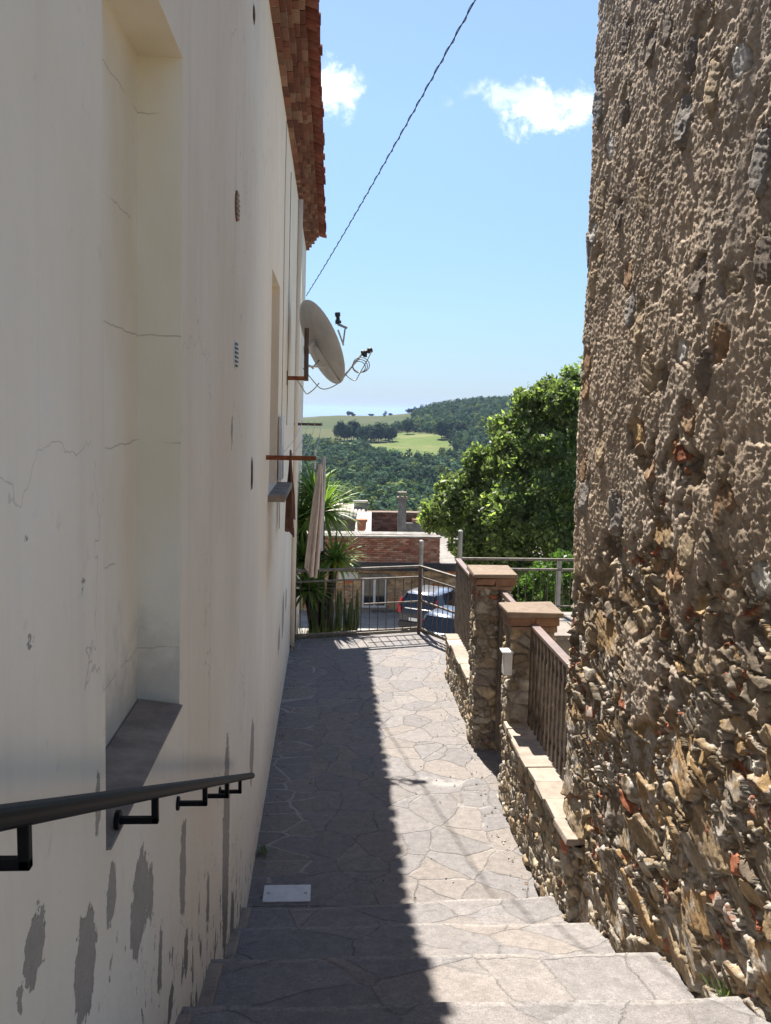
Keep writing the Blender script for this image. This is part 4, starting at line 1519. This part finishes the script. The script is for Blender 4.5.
def brick_wall(mb_, x0, x1, y, z0, z1, pal, bw=.25, bh=.07, th=.12):
    z = z0; row = 0
    while z < z1 - .01:
        x = x0 - (bw / 2 if row % 2 else 0)
        while x < x1:
            a, b = max(x, x0), min(x + bw - .012, x1)
            if b - a > .03:
                mb_.box((a, y - th + random.uniform(-.008, .008), z), (b, y, min(z + bh - .012, z1)), box_thing_col(random.choice(pal), .25))
            x += bw
        z += bh; row += 1


lh = thing('flat_roofed_house', 'low stone house with flat roof and red brick parapet on the street below', 'house', (3, 40, SZ))
HY = 38.5
zt_ = onY(400, 569, HY).z
P, N, U = np.array([(x, HY) for x in np.arange(-4, 12, .05)]), None, None
N = np.tile(np.array([[0, -1.0]]), (len(P), 1))
U = P[:, 0] + 20
zz = np.arange(SZ - .2, zt_ + .25, .04)
UU, ZZ = np.meshgrid(U, zz, indexing='ij')
hh_, cc_ = rubble(UU, ZZ, 601, .34, .15, .12, .03, (.42, .33, .24), .004, .08)
cc_ = cc_ * np.array((1.25, 1.05, .85))
q = onY(374, 595, HY)
wx0, wx1, wz0, wz1 = onY(362, 595, HY).x, onY(386.5, 595, HY).x, onY(374, 607, HY).z, onY(374, 577, HY).z
wall_grid('stone_wall', P, N, zz, hh_, cc_, MAT['masonry'], lh)
bk_ = MB(); bk_.box((-4, HY + .03, SZ), (12, HY + 7, zt_ + .2)); bk_.build('core', MAT['concrete'], lh)
w_ = MB()
for (a, b, c, d) in ((wx0, wx1, wz1 - .08, wz1), (wx0, wx1, wz0, wz0 + .08), (wx0, wx0 + .08, wz0 + .08, wz1 - .08), (wx1 - .08, wx1, wz0 + .08, wz1 - .08), ((wx0 + wx1) / 2 - .05, (wx0 + wx1) / 2 + .05, wz0 + .08, wz1 - .08)):
    w_.box((a, HY - .10, c), (b, HY - .03, d))
wo = w_.build('window', MAT['white_paint'], lh)
s = MB(); s.box((wx0 + .08, HY - .06, wz0 + .08), (wx1 - .08, HY - .05, wz1 - .08)); s.build('pane', MAT['glass_dark'], wo)
s = MB(); s.box((wx0 - .12, HY - .11, wz0 - .1), (wx1 + .12, HY - .02, wz0 - .002)); s.build('window_sill', MAT['concrete'], wo)
s = MB(); s.box((wx0 - .14, HY - .09, wz1 + .002), (wx1 + .14, HY - .02, wz1 + .16)); s.build('lintel', MAT['concrete'], wo)
# small white meter box on the wall, ledge bench
pmx = onY(350, 575, HY)
s = MB(); s.box((pmx.x - .5, HY - .12, pmx.z - .2), (pmx.x + .35, HY - .02, pmx.z + .15)); s.build('meter_box', MAT['white_paint'], lh)
s = MB(); a = onY(372, 610, HY); b = onY(402, 616, HY); s.box((a.x, HY - .5, b.z), (b.x + 3, HY - .05, a.z)); s.build('ledge', MAT['concrete'], lh, bevel=.02)
# roof slab with deep overhang
zr = onY(400, 562.5, HY - .9).z
s = MB(); s.box((-4.3, HY - .9, zr - .16), (12, HY + 7.2, zr)); s.build('roof', simple('roof_concrete', (.25, .225, .20), .9, .3, 2), lh, bevel=.02)
s = MB(); s.box((-4.3, HY - .96, zr - .36), (12, HY - .91, zr - .015)); s.build('fascia_shade', MAT['dark_plastic'], lh, bevel=.02)  # fascia coloured dark to stand for the shade of the overhang
pal = [(.26, .11, .07), (.30, .145, .09), (.22, .09, .06), (.34, .20, .135), (.28, .155, .105)]
pw = MB()
zp1 = onY(400, 537.5, HY - .8).z
px1 = onY(437, 548, HY - .8).x
s = MB(); s.box((-4, HY - .77, zr), (px1, HY - .52, zp1)); s.build('mortar', MAT['mortar'], lh)
brick_wall(pw, -4, px1, HY - .75, zr, zp1, pal, .27, .085, .14)
brick_wall(pw, px1 - .02, px1 + .12, HY - .75, zr, zp1, pal, .14, .085, .14)
pw.build('brick_parapet', MAT['brick'], lh)
s = MB(); s.box((-4.1, HY - .93, zp1), (px1 + .16, HY - .4, zp1 + .07)); s.box((-4.1, HY - .5, zp1 - .1), (px1 + .02, HY + .35, zp1 + .09)); s.build('parapet_coping', MAT['concrete'], lh, bevel=.01)

# terrace walls and chimney behind
bh = thing('brick_house', 'old brick and concrete house with tall chimney behind the flat roofed house', 'house', (3, 48, SZ))
BY = 47.0
w_ = MB()
xa, xb = onY(366, 520, BY).x, onY(456, 520, BY).x
z0_, z1_ = onY(400, 545, BY).z, onY(400, 513.5, BY).z
s = MB(); s.box((xa, BY + .12, SZ), (xb, BY + .5, z1_)); s.build('mortar', MAT['mortar'], bh)
pal2 = [(.20, .10, .07), (.26, .13, .09), (.16, .09, .07), (.30, .17, .12)]
brick_wall(w_, xa, onY(406, 520, BY).x, BY + .14, z0_ - 1, z1_, pal2, .3, .1, .14)
brick_wall(w_, onY(406, 520, BY).x, xb, BY + .14, onY(400, 522, BY).z, z1_ - .1, pal, .3, .1, .14)
w_.build('brick_wall', MAT['brick'], bh)
s = MB(); s.box((xa, BY - .1, z1_), (xb, BY + .6, z1_ + .07)); s.build('coping', simple('brown_coping', (.22, .15, .115), .9, .4, 3), bh, bevel=.01)
s = MB(); a = onY(406, 523, BY - .6); b = onY(457, 552, BY - .6); s.box((a.x, BY - .6, SZ), (b.x, BY - .1, a.z)); s.build('concrete_wall', MAT['concrete'], bh, bevel=.02)
s = MB()
for px, w__ in ((412, 7), (428, 5), (440, 4), (450, 5)):
    a = onY(px, 523, BY - .35); s.box((a.x, BY - .5, a.z - .01), (a.x + w__ * .05, BY - .2, a.z + random.uniform(.12, .28)), random.choice(pal), jit=.03)
    s.build('loose_brick', MAT['brick'], bh); s = MB()
a, b = onY(398.3, 498, BY - 1.2), onY(405.3, 540, BY - 1.2)
s = MB(); s.box((a.x, BY - 1.4, b.z - 1), (b.x, BY - 1.04, a.z)); ch = s.build('chimney', MAT['concrete'], bh, bevel=.02)
s = MB(); s.box((a.x - .06, BY - 1.46, a.z + .001), (b.x + .06, BY - .98, a.z + .07)); s.box((a.x + .04, BY - 1.36, a.z + .07), (a.x + .12, BY - 1.08, a.z + .26)); s.box((b.x - .12, BY - 1.36, a.z + .07), (b.x - .04, BY - 1.08, a.z + .26)); s.box((a.x - .02, BY - 1.42, a.z + .26), (b.x + .02, BY - 1.02, a.z + .32)); s.build('chimney_cap', MAT['cement'], ch, bevel=.01)

# small white roofed outbuilding left
ob = thing('white_roofed_shed', 'small shed with sunlit white roof and terracotta pot left of the chimney', 'shed', (1.5, 44, SZ))
OY = 44.0
a, b = onY(330, 517, OY), onY(364, 517, OY)
zf = onY(350, 517, OY).z; zbk = onY(350, 505, OY + 3).z
s = MB(); s.box((a.x - 2, OY, SZ), (b.x, OY + 3, zf - .1)); s.build('wall', MAT['cement'], ob)
s = MB()
x = a.x - 2
while x < b.x + .1:
    s.tube([(x, OY - .25, zf - .02), (x + .15, OY + 3, zbk)], .10, 8, box_thing_col((.40, .35, .30), .15)); x += .19
s.build('roof', MAT['tile'], ob, smooth=True)
s = MB(); c_ = onY(361, 505, OY + 2.0); s.box((c_.x - .35, OY + 1.8, zf - .4), (c_.x + .3, OY + 2.3, c_.z + .15)); s.box((c_.x - .4, OY + 1.75, c_.z + .15), (c_.x + .35, OY + 2.35, c_.z + .22)); s.build('chimney', MAT['concrete'], ob)
s = MB()
a, b = onY(358, 536, 41.5), onY(372, 515, 43.5)
s.poly([(a.x - .2, 41.2, a.z), (a.x + .6, 41.2, a.z), (b.x, 44, b.z + .1), (b.x - .7, 44, b.z + .1)]); s.poly([(a.x + .6, 41.2, a.z), (b.x, 44, b.z + .1), (b.x, 44, b.z - 1.4), (a.x + .6, 41.2, a.z - .9)])
s.poly([(a.x - .2, 41.2, a.z - .9), (a.x - .2, 41.2, a.z), (b.x - .7, 44, b.z + .1), (b.x - .7, 44, b.z - 1.4)]); s.poly([(a.x - .2, 41.2, a.z), (a.x - .2, 41.2, a.z - 1), (a.x + .6, 41.2, a.z - 1), (a.x + .6, 41.2, a.z)])
s.build('sloping_parapet', simple('white_wash', (.48, .45, .41), .85, .12, 3), ob)
s = MB(); c_ = onY(361.5, 531, 41.1)
s.tube([(c_.x, 41.1, c_.z + .02), (c_.x, 41.1, c_.z + .1), (c_.x, 41.1, c_.z + .42), (c_.x, 41.1, c_.z + .43), (c_.x, 41.1, c_.z + .55)], [.16, .2, .22, .27, .27], 12)
pot = s.build('terracotta_pot', simple('terracotta', (.40, .16, .09), .85, .2, 8), ob, smooth=False)

# ================================================================== CARS


def car(name, label, pos, heading, paint, roof_paint_or_sheen):
    """hatchback, rear at local y=0, nose at y=3.9"""
    t = thing(name, label, 'car', pos, None)
    t.rotation_euler.z = -heading
    org = Vector((0, 0, 0))

    def bld(m_, nm, mt, par=t, **k):
        m_.v = [(a * 1.1, b * 1.05, c * 1.13) for a, b, c in m_.v]
        return m_.build(nm, mt, par, org=org, **k)
    # body shell by stations
    st_ = [(0.0, .42, .80, .66), (.04, .32, .95, .74), (.25, .22, 1.0, .81), (.9, .20, .98, .84), (2.0, .20, .95, .84), (2.9, .20, .90, .82), (3.45, .24, .82, .77), (3.75, .30, .70, .68), (3.85, .40, .6, .56)]
    V = []
    ring = [(-.86, 0), (-1, .22), (-1.0, .55), (-.97, .85), (-.86, 1), (.86, 1), (.97, .85), (1, .55), (1, .22), (.86, 0)]
    for y, zb, zt, hw in st_:
        for a, b in ring: V.append((a * hw, y, zb + (zt - zb) * b))
    n = len(ring); F = []
    m_ = MB(); m_.v = V
    for i in range(len(st_) - 1):
        for k in range(n):
            k2 = (k + 1) % n
            m_.f.append((i * n + k, i * n + k2, (i + 1) * n + k2, (i + 1) * n + k)); m_.c.append((1, 1, 1)); m_.m.append(0)
    m_.f.append(tuple(range(n))[::-1]); m_.f.append(tuple((len(st_) - 1) * n + k for k in range(n))); m_.c += [(1, 1, 1)] * 2; m_.m += [0, 0]
    bo = bld(m_, 'body', paint, smooth=True, bevel=.03)
    # greenhouse
    belt = [(-.74, .12), (-.79, .9), (-.79, 1.9), (-.72, 2.75), (.72, 2.75), (.79, 1.9), (.79, .9), (.74, .12)]
    top = [(-.56, .42), (-.60, .9), (-.60, 1.6), (-.55, 1.95), (.55, 1.95), (.60, 1.6), (.60, .9), (.56, .42)]
    zb_, zt_2 = .94, 1.42
    g_ = MB()
    for i in range(8):
        j = (i + 1) % 8
        (ax, ay), (bx2, by2), (cx, cy2), (dx, dy2) = belt[i], belt[j], top[j], top[i]
        if i == 7: continue
        g_.poly([(ax, ay, zb_), (bx2, by2, zb_), (cx, cy2, zt_2), (dx, dy2, zt_2)])
    bld(g_, 'side_windows', MAT['car_glass'])
    g_ = MB(); (ax, ay), (bx2, by2), (cx, cy2), (dx, dy2) = belt[7], belt[0], top[0], top[7]
    g_.poly([(ax * .9, ay + .004, zb_ + .04), (bx2 * .9, by2 + .004, zb_ + .04), (cx * .92, cy2 - .03, zt_2 - .04), (dx * .92, dy2 - .03, zt_2 - .04)])
    bld(g_, 'rear_window', MAT['car_glass'])
    p_ = MB()
    for (bx2, by2), (tx, ty) in ((belt[0], top[0]), (belt[7], top[7]), (belt[3], top[3]), (belt[4], top[4]), (belt[1], (top[1][0], top[1][1] + .1)), (belt[6], (top[6][0], top[6][1] + .1))):
        p_ = MB(); p_.bar((bx2, by2, zb_ - .02), (tx, ty, zt_2), .07, .08); bld(p_, 'window_pillar', paint)
    p_ = MB(); p_.bar((belt[0][0], belt[0][1], zb_), (belt[7][0], belt[7][1], zb_), .06, .08)
    bld(p_, 'tailgate_trim', paint)
    r_ = MB()
    rings = [[(x * 1.05, y * 1.0 + (-.05 if y < 1 else .02), zt_2 - .01) for x, y in top], [(x * 1.0, y, zt_2 + .04) for x, y in top], [(x * .72, .5 + (y - .5) * .82 + .1, zt_2 + .075) for x, y in top]]
    for rg in rings: r_.v += rg
    for a_ in range(2):
        for k in range(8):
            k2 = (k + 1) % 8
            r_.f.append((a_ * 8 + k, a_ * 8 + k2, a_ * 8 + 8 + k2, a_ * 8 + 8 + k)); r_.c.append((1, 1, 1)); r_.m.append(0)
    r_.f.append(tuple(16 + k for k in range(8))); r_.c.append((1, 1, 1)); r_.m.append(0)
    bld(r_, 'roof', roof_paint_or_sheen, smooth=True)
    for sx in (-1, 1):
        l_ = MB()
        x0_, x1_ = sorted((sx * .60, sx * .80))
        l_.poly([(sx * .70, -.012, .78), (sx * .80, .10, .78), (sx * .79, .10, 1.02), (sx * .72, .06, 1.05)] if True else [])
        l_.poly([(sx * .70, -.012, .78), (sx * .60, -.03, .80), (sx * .62, .0, 1.0), (sx * .72, .06, 1.05)])
        l_.bar((sx * .745, .05, 1.02), (sx * .66, .25, 1.28), .055, .07)
        bld(l_, 'tail_light', MAT['tail_red'])
        mr = MB(); mr.box((sx * .93 - .09, 2.35, .95), (sx * .93 + .09, 2.45, 1.09)); bld(mr, 'mirror', paint, bevel=.03)
        for wy in (.62, 3.08):
            w_ = MB(); w_.tube([(sx * .66, wy, .30), (sx * .665, wy, .30), (sx * .83, wy, .30), (sx * .845, wy, .30)], [.25, .30, .30, .25], 20)
            wo_ = bld(w_, 'wheel', MAT['tyre'])
            w_ = MB(); w_.tube([(sx * .846, wy, .30), (sx * .852, wy, .30)], [.19, .17], 16); bld(w_, 'rim', MAT['galv'], wo_)
    b_ = MB(); b_.box((-.72, -.05, .30), (.72, .06, .52)); bld(b_, 'bumper', MAT['dark_plastic'] if paint is not MAT['car_silver'] else paint, bevel=.04)
    b_ = MB(); b_.box((-.26, -.058, .55), (.26, -.03, .66)); bld(b_, 'number_plate', MAT['white_paint'])
    return t


def paint(name, c, rough=.25, metal=.4):
    m = NT(name, rough, .5); m.color(c); m.b.inputs['Metallic'].default_value = metal
    m.b.inputs['Coat Weight'].default_value = .3; m.b.inputs['Coat Roughness'].default_value = .05
    p = m.pos(); m.color(m.mix(m.step(.4, .7, m.noise(p, 3, 4)), c, tuple(x * .85 + .01 for x in c)))
    return m.mat


MAT['car_dark'] = paint('dark_blue_paint', (.010, .012, .020), .4, .0)
MAT['car_silver'] = paint('steel_blue_paint', (.11, .13, .17), .3, .6)
MAT['car_glass'] = simple('car_glass', (.015, .018, .024), .05, .1, 1, spec=.8)
MAT['tail_red'] = simple('tail_light_red', (.42, .015, .02), .2, .2, 5, spec=.6)
MAT['tyre'] = simple('tyre_rubber', (.02, .02, .02), .9)
car('parked_car', 'dark blue hatchback parked below, its rear and pale reflecting roof seen through the fence', (3.44, 34.0, SZ), R(32), MAT['car_dark'], paint('roof_sky_reflection', (.40, .42, .46), .22, .7))  # pale roof colour stands in for sky reflected in the dark paint
car('parked_car', 'steel blue hatchback parked nearer, mostly hidden behind the fence corner and path edge', (3.82, 30.2, SZ), R(30), MAT['car_silver'], MAT['car_silver'])

# ================================================================== HILLS
KY = np.array([-200, 0, 46, 60, 100, 200, 300, 400, 550, 620, 750, 1000, 1100, 1400, 3000, 9000, 12000])
KZ = np.array([-5.5, -5.5, -5.5, -7, -14, -28, -32, -33, -27.5, -21.5, -14, -5.0, -5.5, -25, -120, -245, -300])


def terrain_z(X, Y):
    X = np.asarray(X, float); Y = np.asarray(Y, float)
    z = np.interp(Y, KY, KZ)
    k = X / np.maximum(Y, 50)
    z = z + sst(.045, .19, k) * 17 * sst(450, 1000, Y) + sst(.15, .5, k) * 25 * sst(300, 900, Y)
    z = z - sst(.02, -.05, k) * 4 * sst(600, 1000, Y)
    a = sst(90, 300, Y)
    z = z + a * 5 * (fbm(X / 110, Y / 110, 801, 4) - .5)
    return np.where(Y < 60, np.minimum(z, -5.5), z)


def in_meadow(X, Y):
    k = X / Y
    w = fbm(X / 45, Y / 45, 811, 3) - .5
    # centre of the clearing in (slope, distance)
    e = ((k - (.080 + (640 - Y) * .00015)) / .048) ** 2 + ((Y - 630) / 88) ** 2
    e2 = ((k - .01) / .04) ** 2 + ((Y - 640) / 40) ** 2
    return (e + w * 1.4 < 1) | (e2 + w < 1)


def in_field(X, Y):
    k = X / Y
    return (Y > 640 + 60 * (fbm(X / 60, Y / 60, 821, 2) - .5)) & (k < .072 + (Y - 700) * .00012 - .03 * (fbm(X / 30, Y / 30, 823, 2) - .5))


gx = np.concatenate([np.linspace(-9000, -500, 16), np.linspace(-480, 700, 200), np.linspace(740, 12000, 18)])
gy = np.concatenate([np.linspace(-400, 40, 8), np.linspace(46, 1400, 230), np.geomspace(1450, 12000, 24)])
GX, GY = np.meshgrid(gx, gy, indexing='ij')
GZ = terrain_z(GX, GY)
mt = NT('hill_ground', .95, .1)
p = mt.pos()
ter_col = mt.mix(mt.noise(p, .06, 6, .65), (.085, .105, .035), (.155, .165, .060))
ter_col = mt.mix(mt.step(.52, .7, mt.noise(p, .015, 5, .6)), ter_col, (.20, .165, .095))
band = mt.noise(mt.pos((.3, 1, 1)), .03, 3, .5)
ter_col = mt.mix(1.0, ter_col, mt.attr(), 'MULTIPLY')
mt.color(ter_col)
mt.bump(mt.noise(p, 1.3, 5, .7), .4)
mead = in_meadow(GX, np.maximum(GY, 50)); fld = in_field(GX, np.maximum(GY, 50))
TC = np.full(GX.shape + (3,), .55)
TC[mead] = (.80, .98, .66)
fb_ = fbm(GX / 140 + 3, GY / 28, 831, 3)
TC[fld] = np.where((fb_ > .52)[..., None], np.array((.60, .58, .60)), np.array((.40, .47, .46)))[fld]
hills = np_mesh('hillside', np.stack([GX, GY, GZ], -1).reshape(-1, 3), grid_faces(len(gx), len(gy)), mt.mat, colors=TC.reshape(-1, 3), smooth=True, org=Vector((0, 600, 0)))
tag(hills, kind='structure')
sea = MB(); sea.poly([(-60000, 2500, -240), (60000, 2500, -240), (60000, 70000, -240), (-60000, 70000, -240)])
sm = NT('sea_water', .6, .1); sm.color((.02, .06, .11)); sp_ = sm.pos(); sm.bump(sm.noise(sp_, .02, 5, .6), 2.0)
sm.color(sm.mix(sm.noise(sm.pos((.0003, .002, 1)), 1, 4), (.03, .085, .16), (.045, .11, .19)))
tag(sea.build('sea', sm.mat, org=Vector((0, 20000, -240))), kind='structure')


def tree_tris(x, y, z, h, r, n, g, tri=.42, low=.12, pine=True):
    """one crown of n ragged leaf-clump triangles: returns (3n,3) verts, (3n,) tone"""
    d = g.normal(size=(n, 3)); d /= np.linalg.norm(d, axis=1)[:, None]
    rad = (.55 + .45 * g.random(n)) * (.8 + .4 * vnoise(d[:, 0] * 2.2 + x, d[:, 2] * 2.2 + d[:, 1] * 2 + y, 3))
    c = d * rad[:, None] * np.array([r, r, h * (1 - low) / 2])
    c += np.array([x, y, z + h * (low + (1 - low) / 2)])
    a = g.normal(size=(n, 3)); b = g.normal(size=(n, 3))
    # clumps face mostly outward
    nrm_ = d + np.array([0, 0, .35]) + .45 * g.normal(size=(n, 3)); nrm_ /= np.linalg.norm(nrm_, axis=1)[:, None]
    a = np.cross(nrm_, a); a /= np.linalg.norm(a, axis=1)[:, None]
    b = np.cross(nrm_, a)
    s = r * tri * (.7 + .7 * g.random(n))[:, None]
    V = np.stack([c + a * s, c - a * s * .5 + b * s * .87, c - a * s * .5 - b * s * .87], 1).reshape(-1, 3)
    return V


g = np.random.default_rng(77)
cand = []
# jittered grid over the slope
for Y in np.arange(215, 1090, 5.2):
    for X in np.arange(-.07 * Y - 5, .30 * Y, 5.2):
        cand.append((X + g.uniform(-2.2, 2.2), Y + g.uniform(-2.2, 2.2)))
cand = np.array(cand)
keep = ~in_meadow(cand[:, 0], cand[:, 1]) & ~in_field(cand[:, 0], cand[:, 1])
thin = fbm(cand[:, 0] / 30, cand[:, 1] / 30, 841, 3)
keep &= (g.random(len(cand)) < np.where(cand[:, 1] > 760, .62, .9) * sst(.22, .42, thin))
cand = cand[keep]
print('forest trees', len(cand))
Z = terrain_z(cand[:, 0], cand[:, 1])
FV, FC = [], []
for (x, y), z in zip(cand, Z):
    h = g.uniform(5.0, 9.5); r = g.uniform(2.0, 3.5)
    n = 130 if y < 520 else 90
    v = tree_tris(x, y, z - .4, h, r, n, g, .27)
    tone = g.uniform(.55, 1.55)
    colr = np.array((1, 1, 1)) * tone
    if g.random() < .12: colr = colr * np.array((1.9, 1.5, .8))
    FV.append(v); FC.append(np.tile(colr, (3 * n, 1)) * np.repeat(.8 + .4 * g.random(n), 3)[:, None])
FV = np.vstack(FV); FC = np.vstack(FC)
fo = np_mesh('forest', FV, np.arange(len(FV)).reshape(-1, 3), MAT['pine'], colors=FC, org=Vector((40, 500, -30)))
tag(fo, 'dense pine wood covering the far hillside below the meadow', 'forest', kind='stuff')

# the trees one can tell apart round the clearing and along the skyline


def far_tree(x, y, h, r, label, group, n=260, tone=.85):
    z = float(terrain_z(x, y))
    t = thing('pine_tree', label, 'tree', (x, y, z), group)
    v = tree_tris(x, y, z, h, r, n * 2, g, .2, .14)
    np_mesh('crown', v, np.arange(len(v)).reshape(-1, 3), MAT['pine'], t, colors=np.repeat((tone * (.7 + .6 * g.random(n * 2)))[:, None] * np.ones((1, 3)), 3, axis=0))
    s = MB(); s.tube([(x, y, z - .3), (x, y, z + h * .5)], [.28, .15], 7); s.build('trunk', MAT['bark'], t)
    return t


for k in range(17):
    px = 337 + k * 3.4 + random.uniform(-1, 1)
    Y_ = 650 + random.uniform(-14, 14)
    X_ = (px - 330 + .5) / FPX * Y_
    far_tree(X_, Y_, random.uniform(11, 15), random.uniform(3.2, 4.6), 'dark pine in the grove at the upper left edge of the far meadow', 'pines of the meadow grove')
far_tree((408 - 330) / FPX * 705, 705, 13, 4.6, 'single dark pine standing alone on top of the bright meadow', None)
for px, h, r in ((440, 13, 5), (446, 14, 5), (452, 13, 5), (458, 12, 5)):
    far_tree((px - 330) / FPX * 660, 655 + random.uniform(-8, 8), h, r, 'dark pine in the clump at the right edge of the far meadow', 'pines right of the meadow')
for px in (349, 352, 353.5, 371, 384, 385.5, 390, 409, 411, 412.5, 418, 421, 423, 436, 442, 450, 459, 466, 474, 480):
    Y_ = 1000 + random.uniform(-25, 25)
    far_tree((px - 330) / FPX * Y_, Y_, random.uniform(2, 6), random.uniform(1.6, 4.5), 'tiny tree on the skyline ridge against the sea and sky', 'trees on the skyline', 90, .8)

# ================================================================== LIGHT
world = bpy.data.worlds.new('World'); SC.world = world
world.use_nodes = True
wt = world.node_tree
bg = wt.nodes['Background']
sky = wt.nodes.new('ShaderNodeTexSky'); sky.sky_type = 'NISHITA'
sun_dir = Vector((-.11, .675, 1)).normalized()
sky.sun_disc = False
sky.sun_elevation = math.asin(sun_dir.z)
sky.sun_rotation = math.atan2(sun_dir.x, sun_dir.y)
sky.altitude = 300; sky.air_density = 1.0; sky.dust_density = 0.2; sky.ozone_density = 1.6


class WN(NT):
    def __init__(s): s.t = wt; s.l = wt.links


W = WN()
gen = W.n('ShaderNodeTexCoord').outputs['Generated']


def cloud(px, py, rx, ry, seed, scale, edge):
    f = ray(px, py).normalized()
    rgt = f.cross(Vector((0, 0, 1))).normalized(); up = rgt.cross(f)
    df = W.vmath('DOT_PRODUCT', gen, tuple(f))
    a = W.math('DIVIDE', W.vmath('DOT_PRODUCT', gen, tuple(rgt)), df)
    b = W.math('DIVIDE', W.vmath('DOT_PRODUCT', gen, tuple(up)), df)
    cmb = W.n('ShaderNodeCombineXYZ'); W.put(cmb.inputs[0], a); W.put(cmb.inputs[1], b); cmb.inputs[2].default_value = seed
    n = W.noise(cmb.outputs[0], scale, 9, .62, .3)
    ea = W.math('DIVIDE', a, rx / FPX); eb = W.math('DIVIDE', b, ry / FPX)
    d = W.math('SQRT', W.math('ADD', W.math('MULTIPLY', ea, ea), W.math('MULTIPLY', eb, eb)))
    v = W.math('ADD', W.math('SUBTRACT', 1.0, d), W.math('MULTIPLY', W.math('SUBTRACT', n, .5), edge))
    v = W.step(-.05, .95, v)
    return W.math('MULTIPLY', v, W.math('GREATER_THAN', df, 0.2))


m1 = cloud(547, 110, 46, 23, 1.7, 44, 2.8)
m2 = cloud(332, 90, 34, 24, 4.2, 40, 2.2)
m3 = cloud(515, 95, 60, 14, 7.7, 45, 3.2)
m3 = W.math('MULTIPLY', m3, .35)
mk = W.math('MAXIMUM', W.math('MAXIMUM', m1, m2), m3)
CLOUD_V = 10.5
sz = W.n('ShaderNodeSeparateXYZ'); wt.links.new(gen, sz.inputs[0])
dim = W.ramp(sz.outputs[2], [(0.0, (.33, .42, .63)), (.10, (.56, .63, .74)), (.30, (.92, .95, 1.0)), (.5, (1.1, 1.08, 1.06))])
mixn = W.mix(mk, W.mix(1.0, sky.outputs[0], dim, 'MULTIPLY'), (CLOUD_V, CLOUD_V, CLOUD_V * .99))
wt.links.new(mixn, bg.inputs['Color'])
bg.inputs['Strength'].default_value = 0.066

sd = bpy.data.lights.new('sun', 'SUN')
so = bpy.data.objects.new('sun', sd); COL.objects.link(so)
sd.energy = 5.0; sd.angle = R(.5); sd.color = (1.0, .95, .87)
so.location = (0, 20, 40)
so.rotation_euler = (-sun_dir).to_track_quat('-Z', 'Y').to_euler()

# thin air between here and the sea
hz = MB(); hz.box((-70000, -800, -320), (70000, 75000, 60))
hm_ = bpy.data.materials.new('haze_air'); hm_.use_nodes = True
ht = hm_.node_tree
ht.nodes.remove(ht.nodes['Principled BSDF'])
pv = ht.nodes.new('ShaderNodeVolumePrincipled')
pv.inputs['Color'].default_value = (.50, .64, .98, 1); pv.inputs['Density'].default_value = 8e-5
ht.links.new(pv.outputs[0], ht.nodes['Material Output'].inputs['Volume'])
HAZE = True
if HAZE:
    ho = hz.build('haze', hm_)
    tag(ho, 'pale air fading the far hills and sea', 'haze', kind='stuff')

SC.view_settings.view_transform = 'Standard'
SC.view_settings.look = 'None'
SC.view_settings.gamma = 1
SC.view_settings.exposure = 1.45
SC.cycles.max_bounces = 6
SC.cycles.diffuse_bounces = 4
SC.cycles.transmission_bounces = 4
SC.cycles.volume_bounces = 1
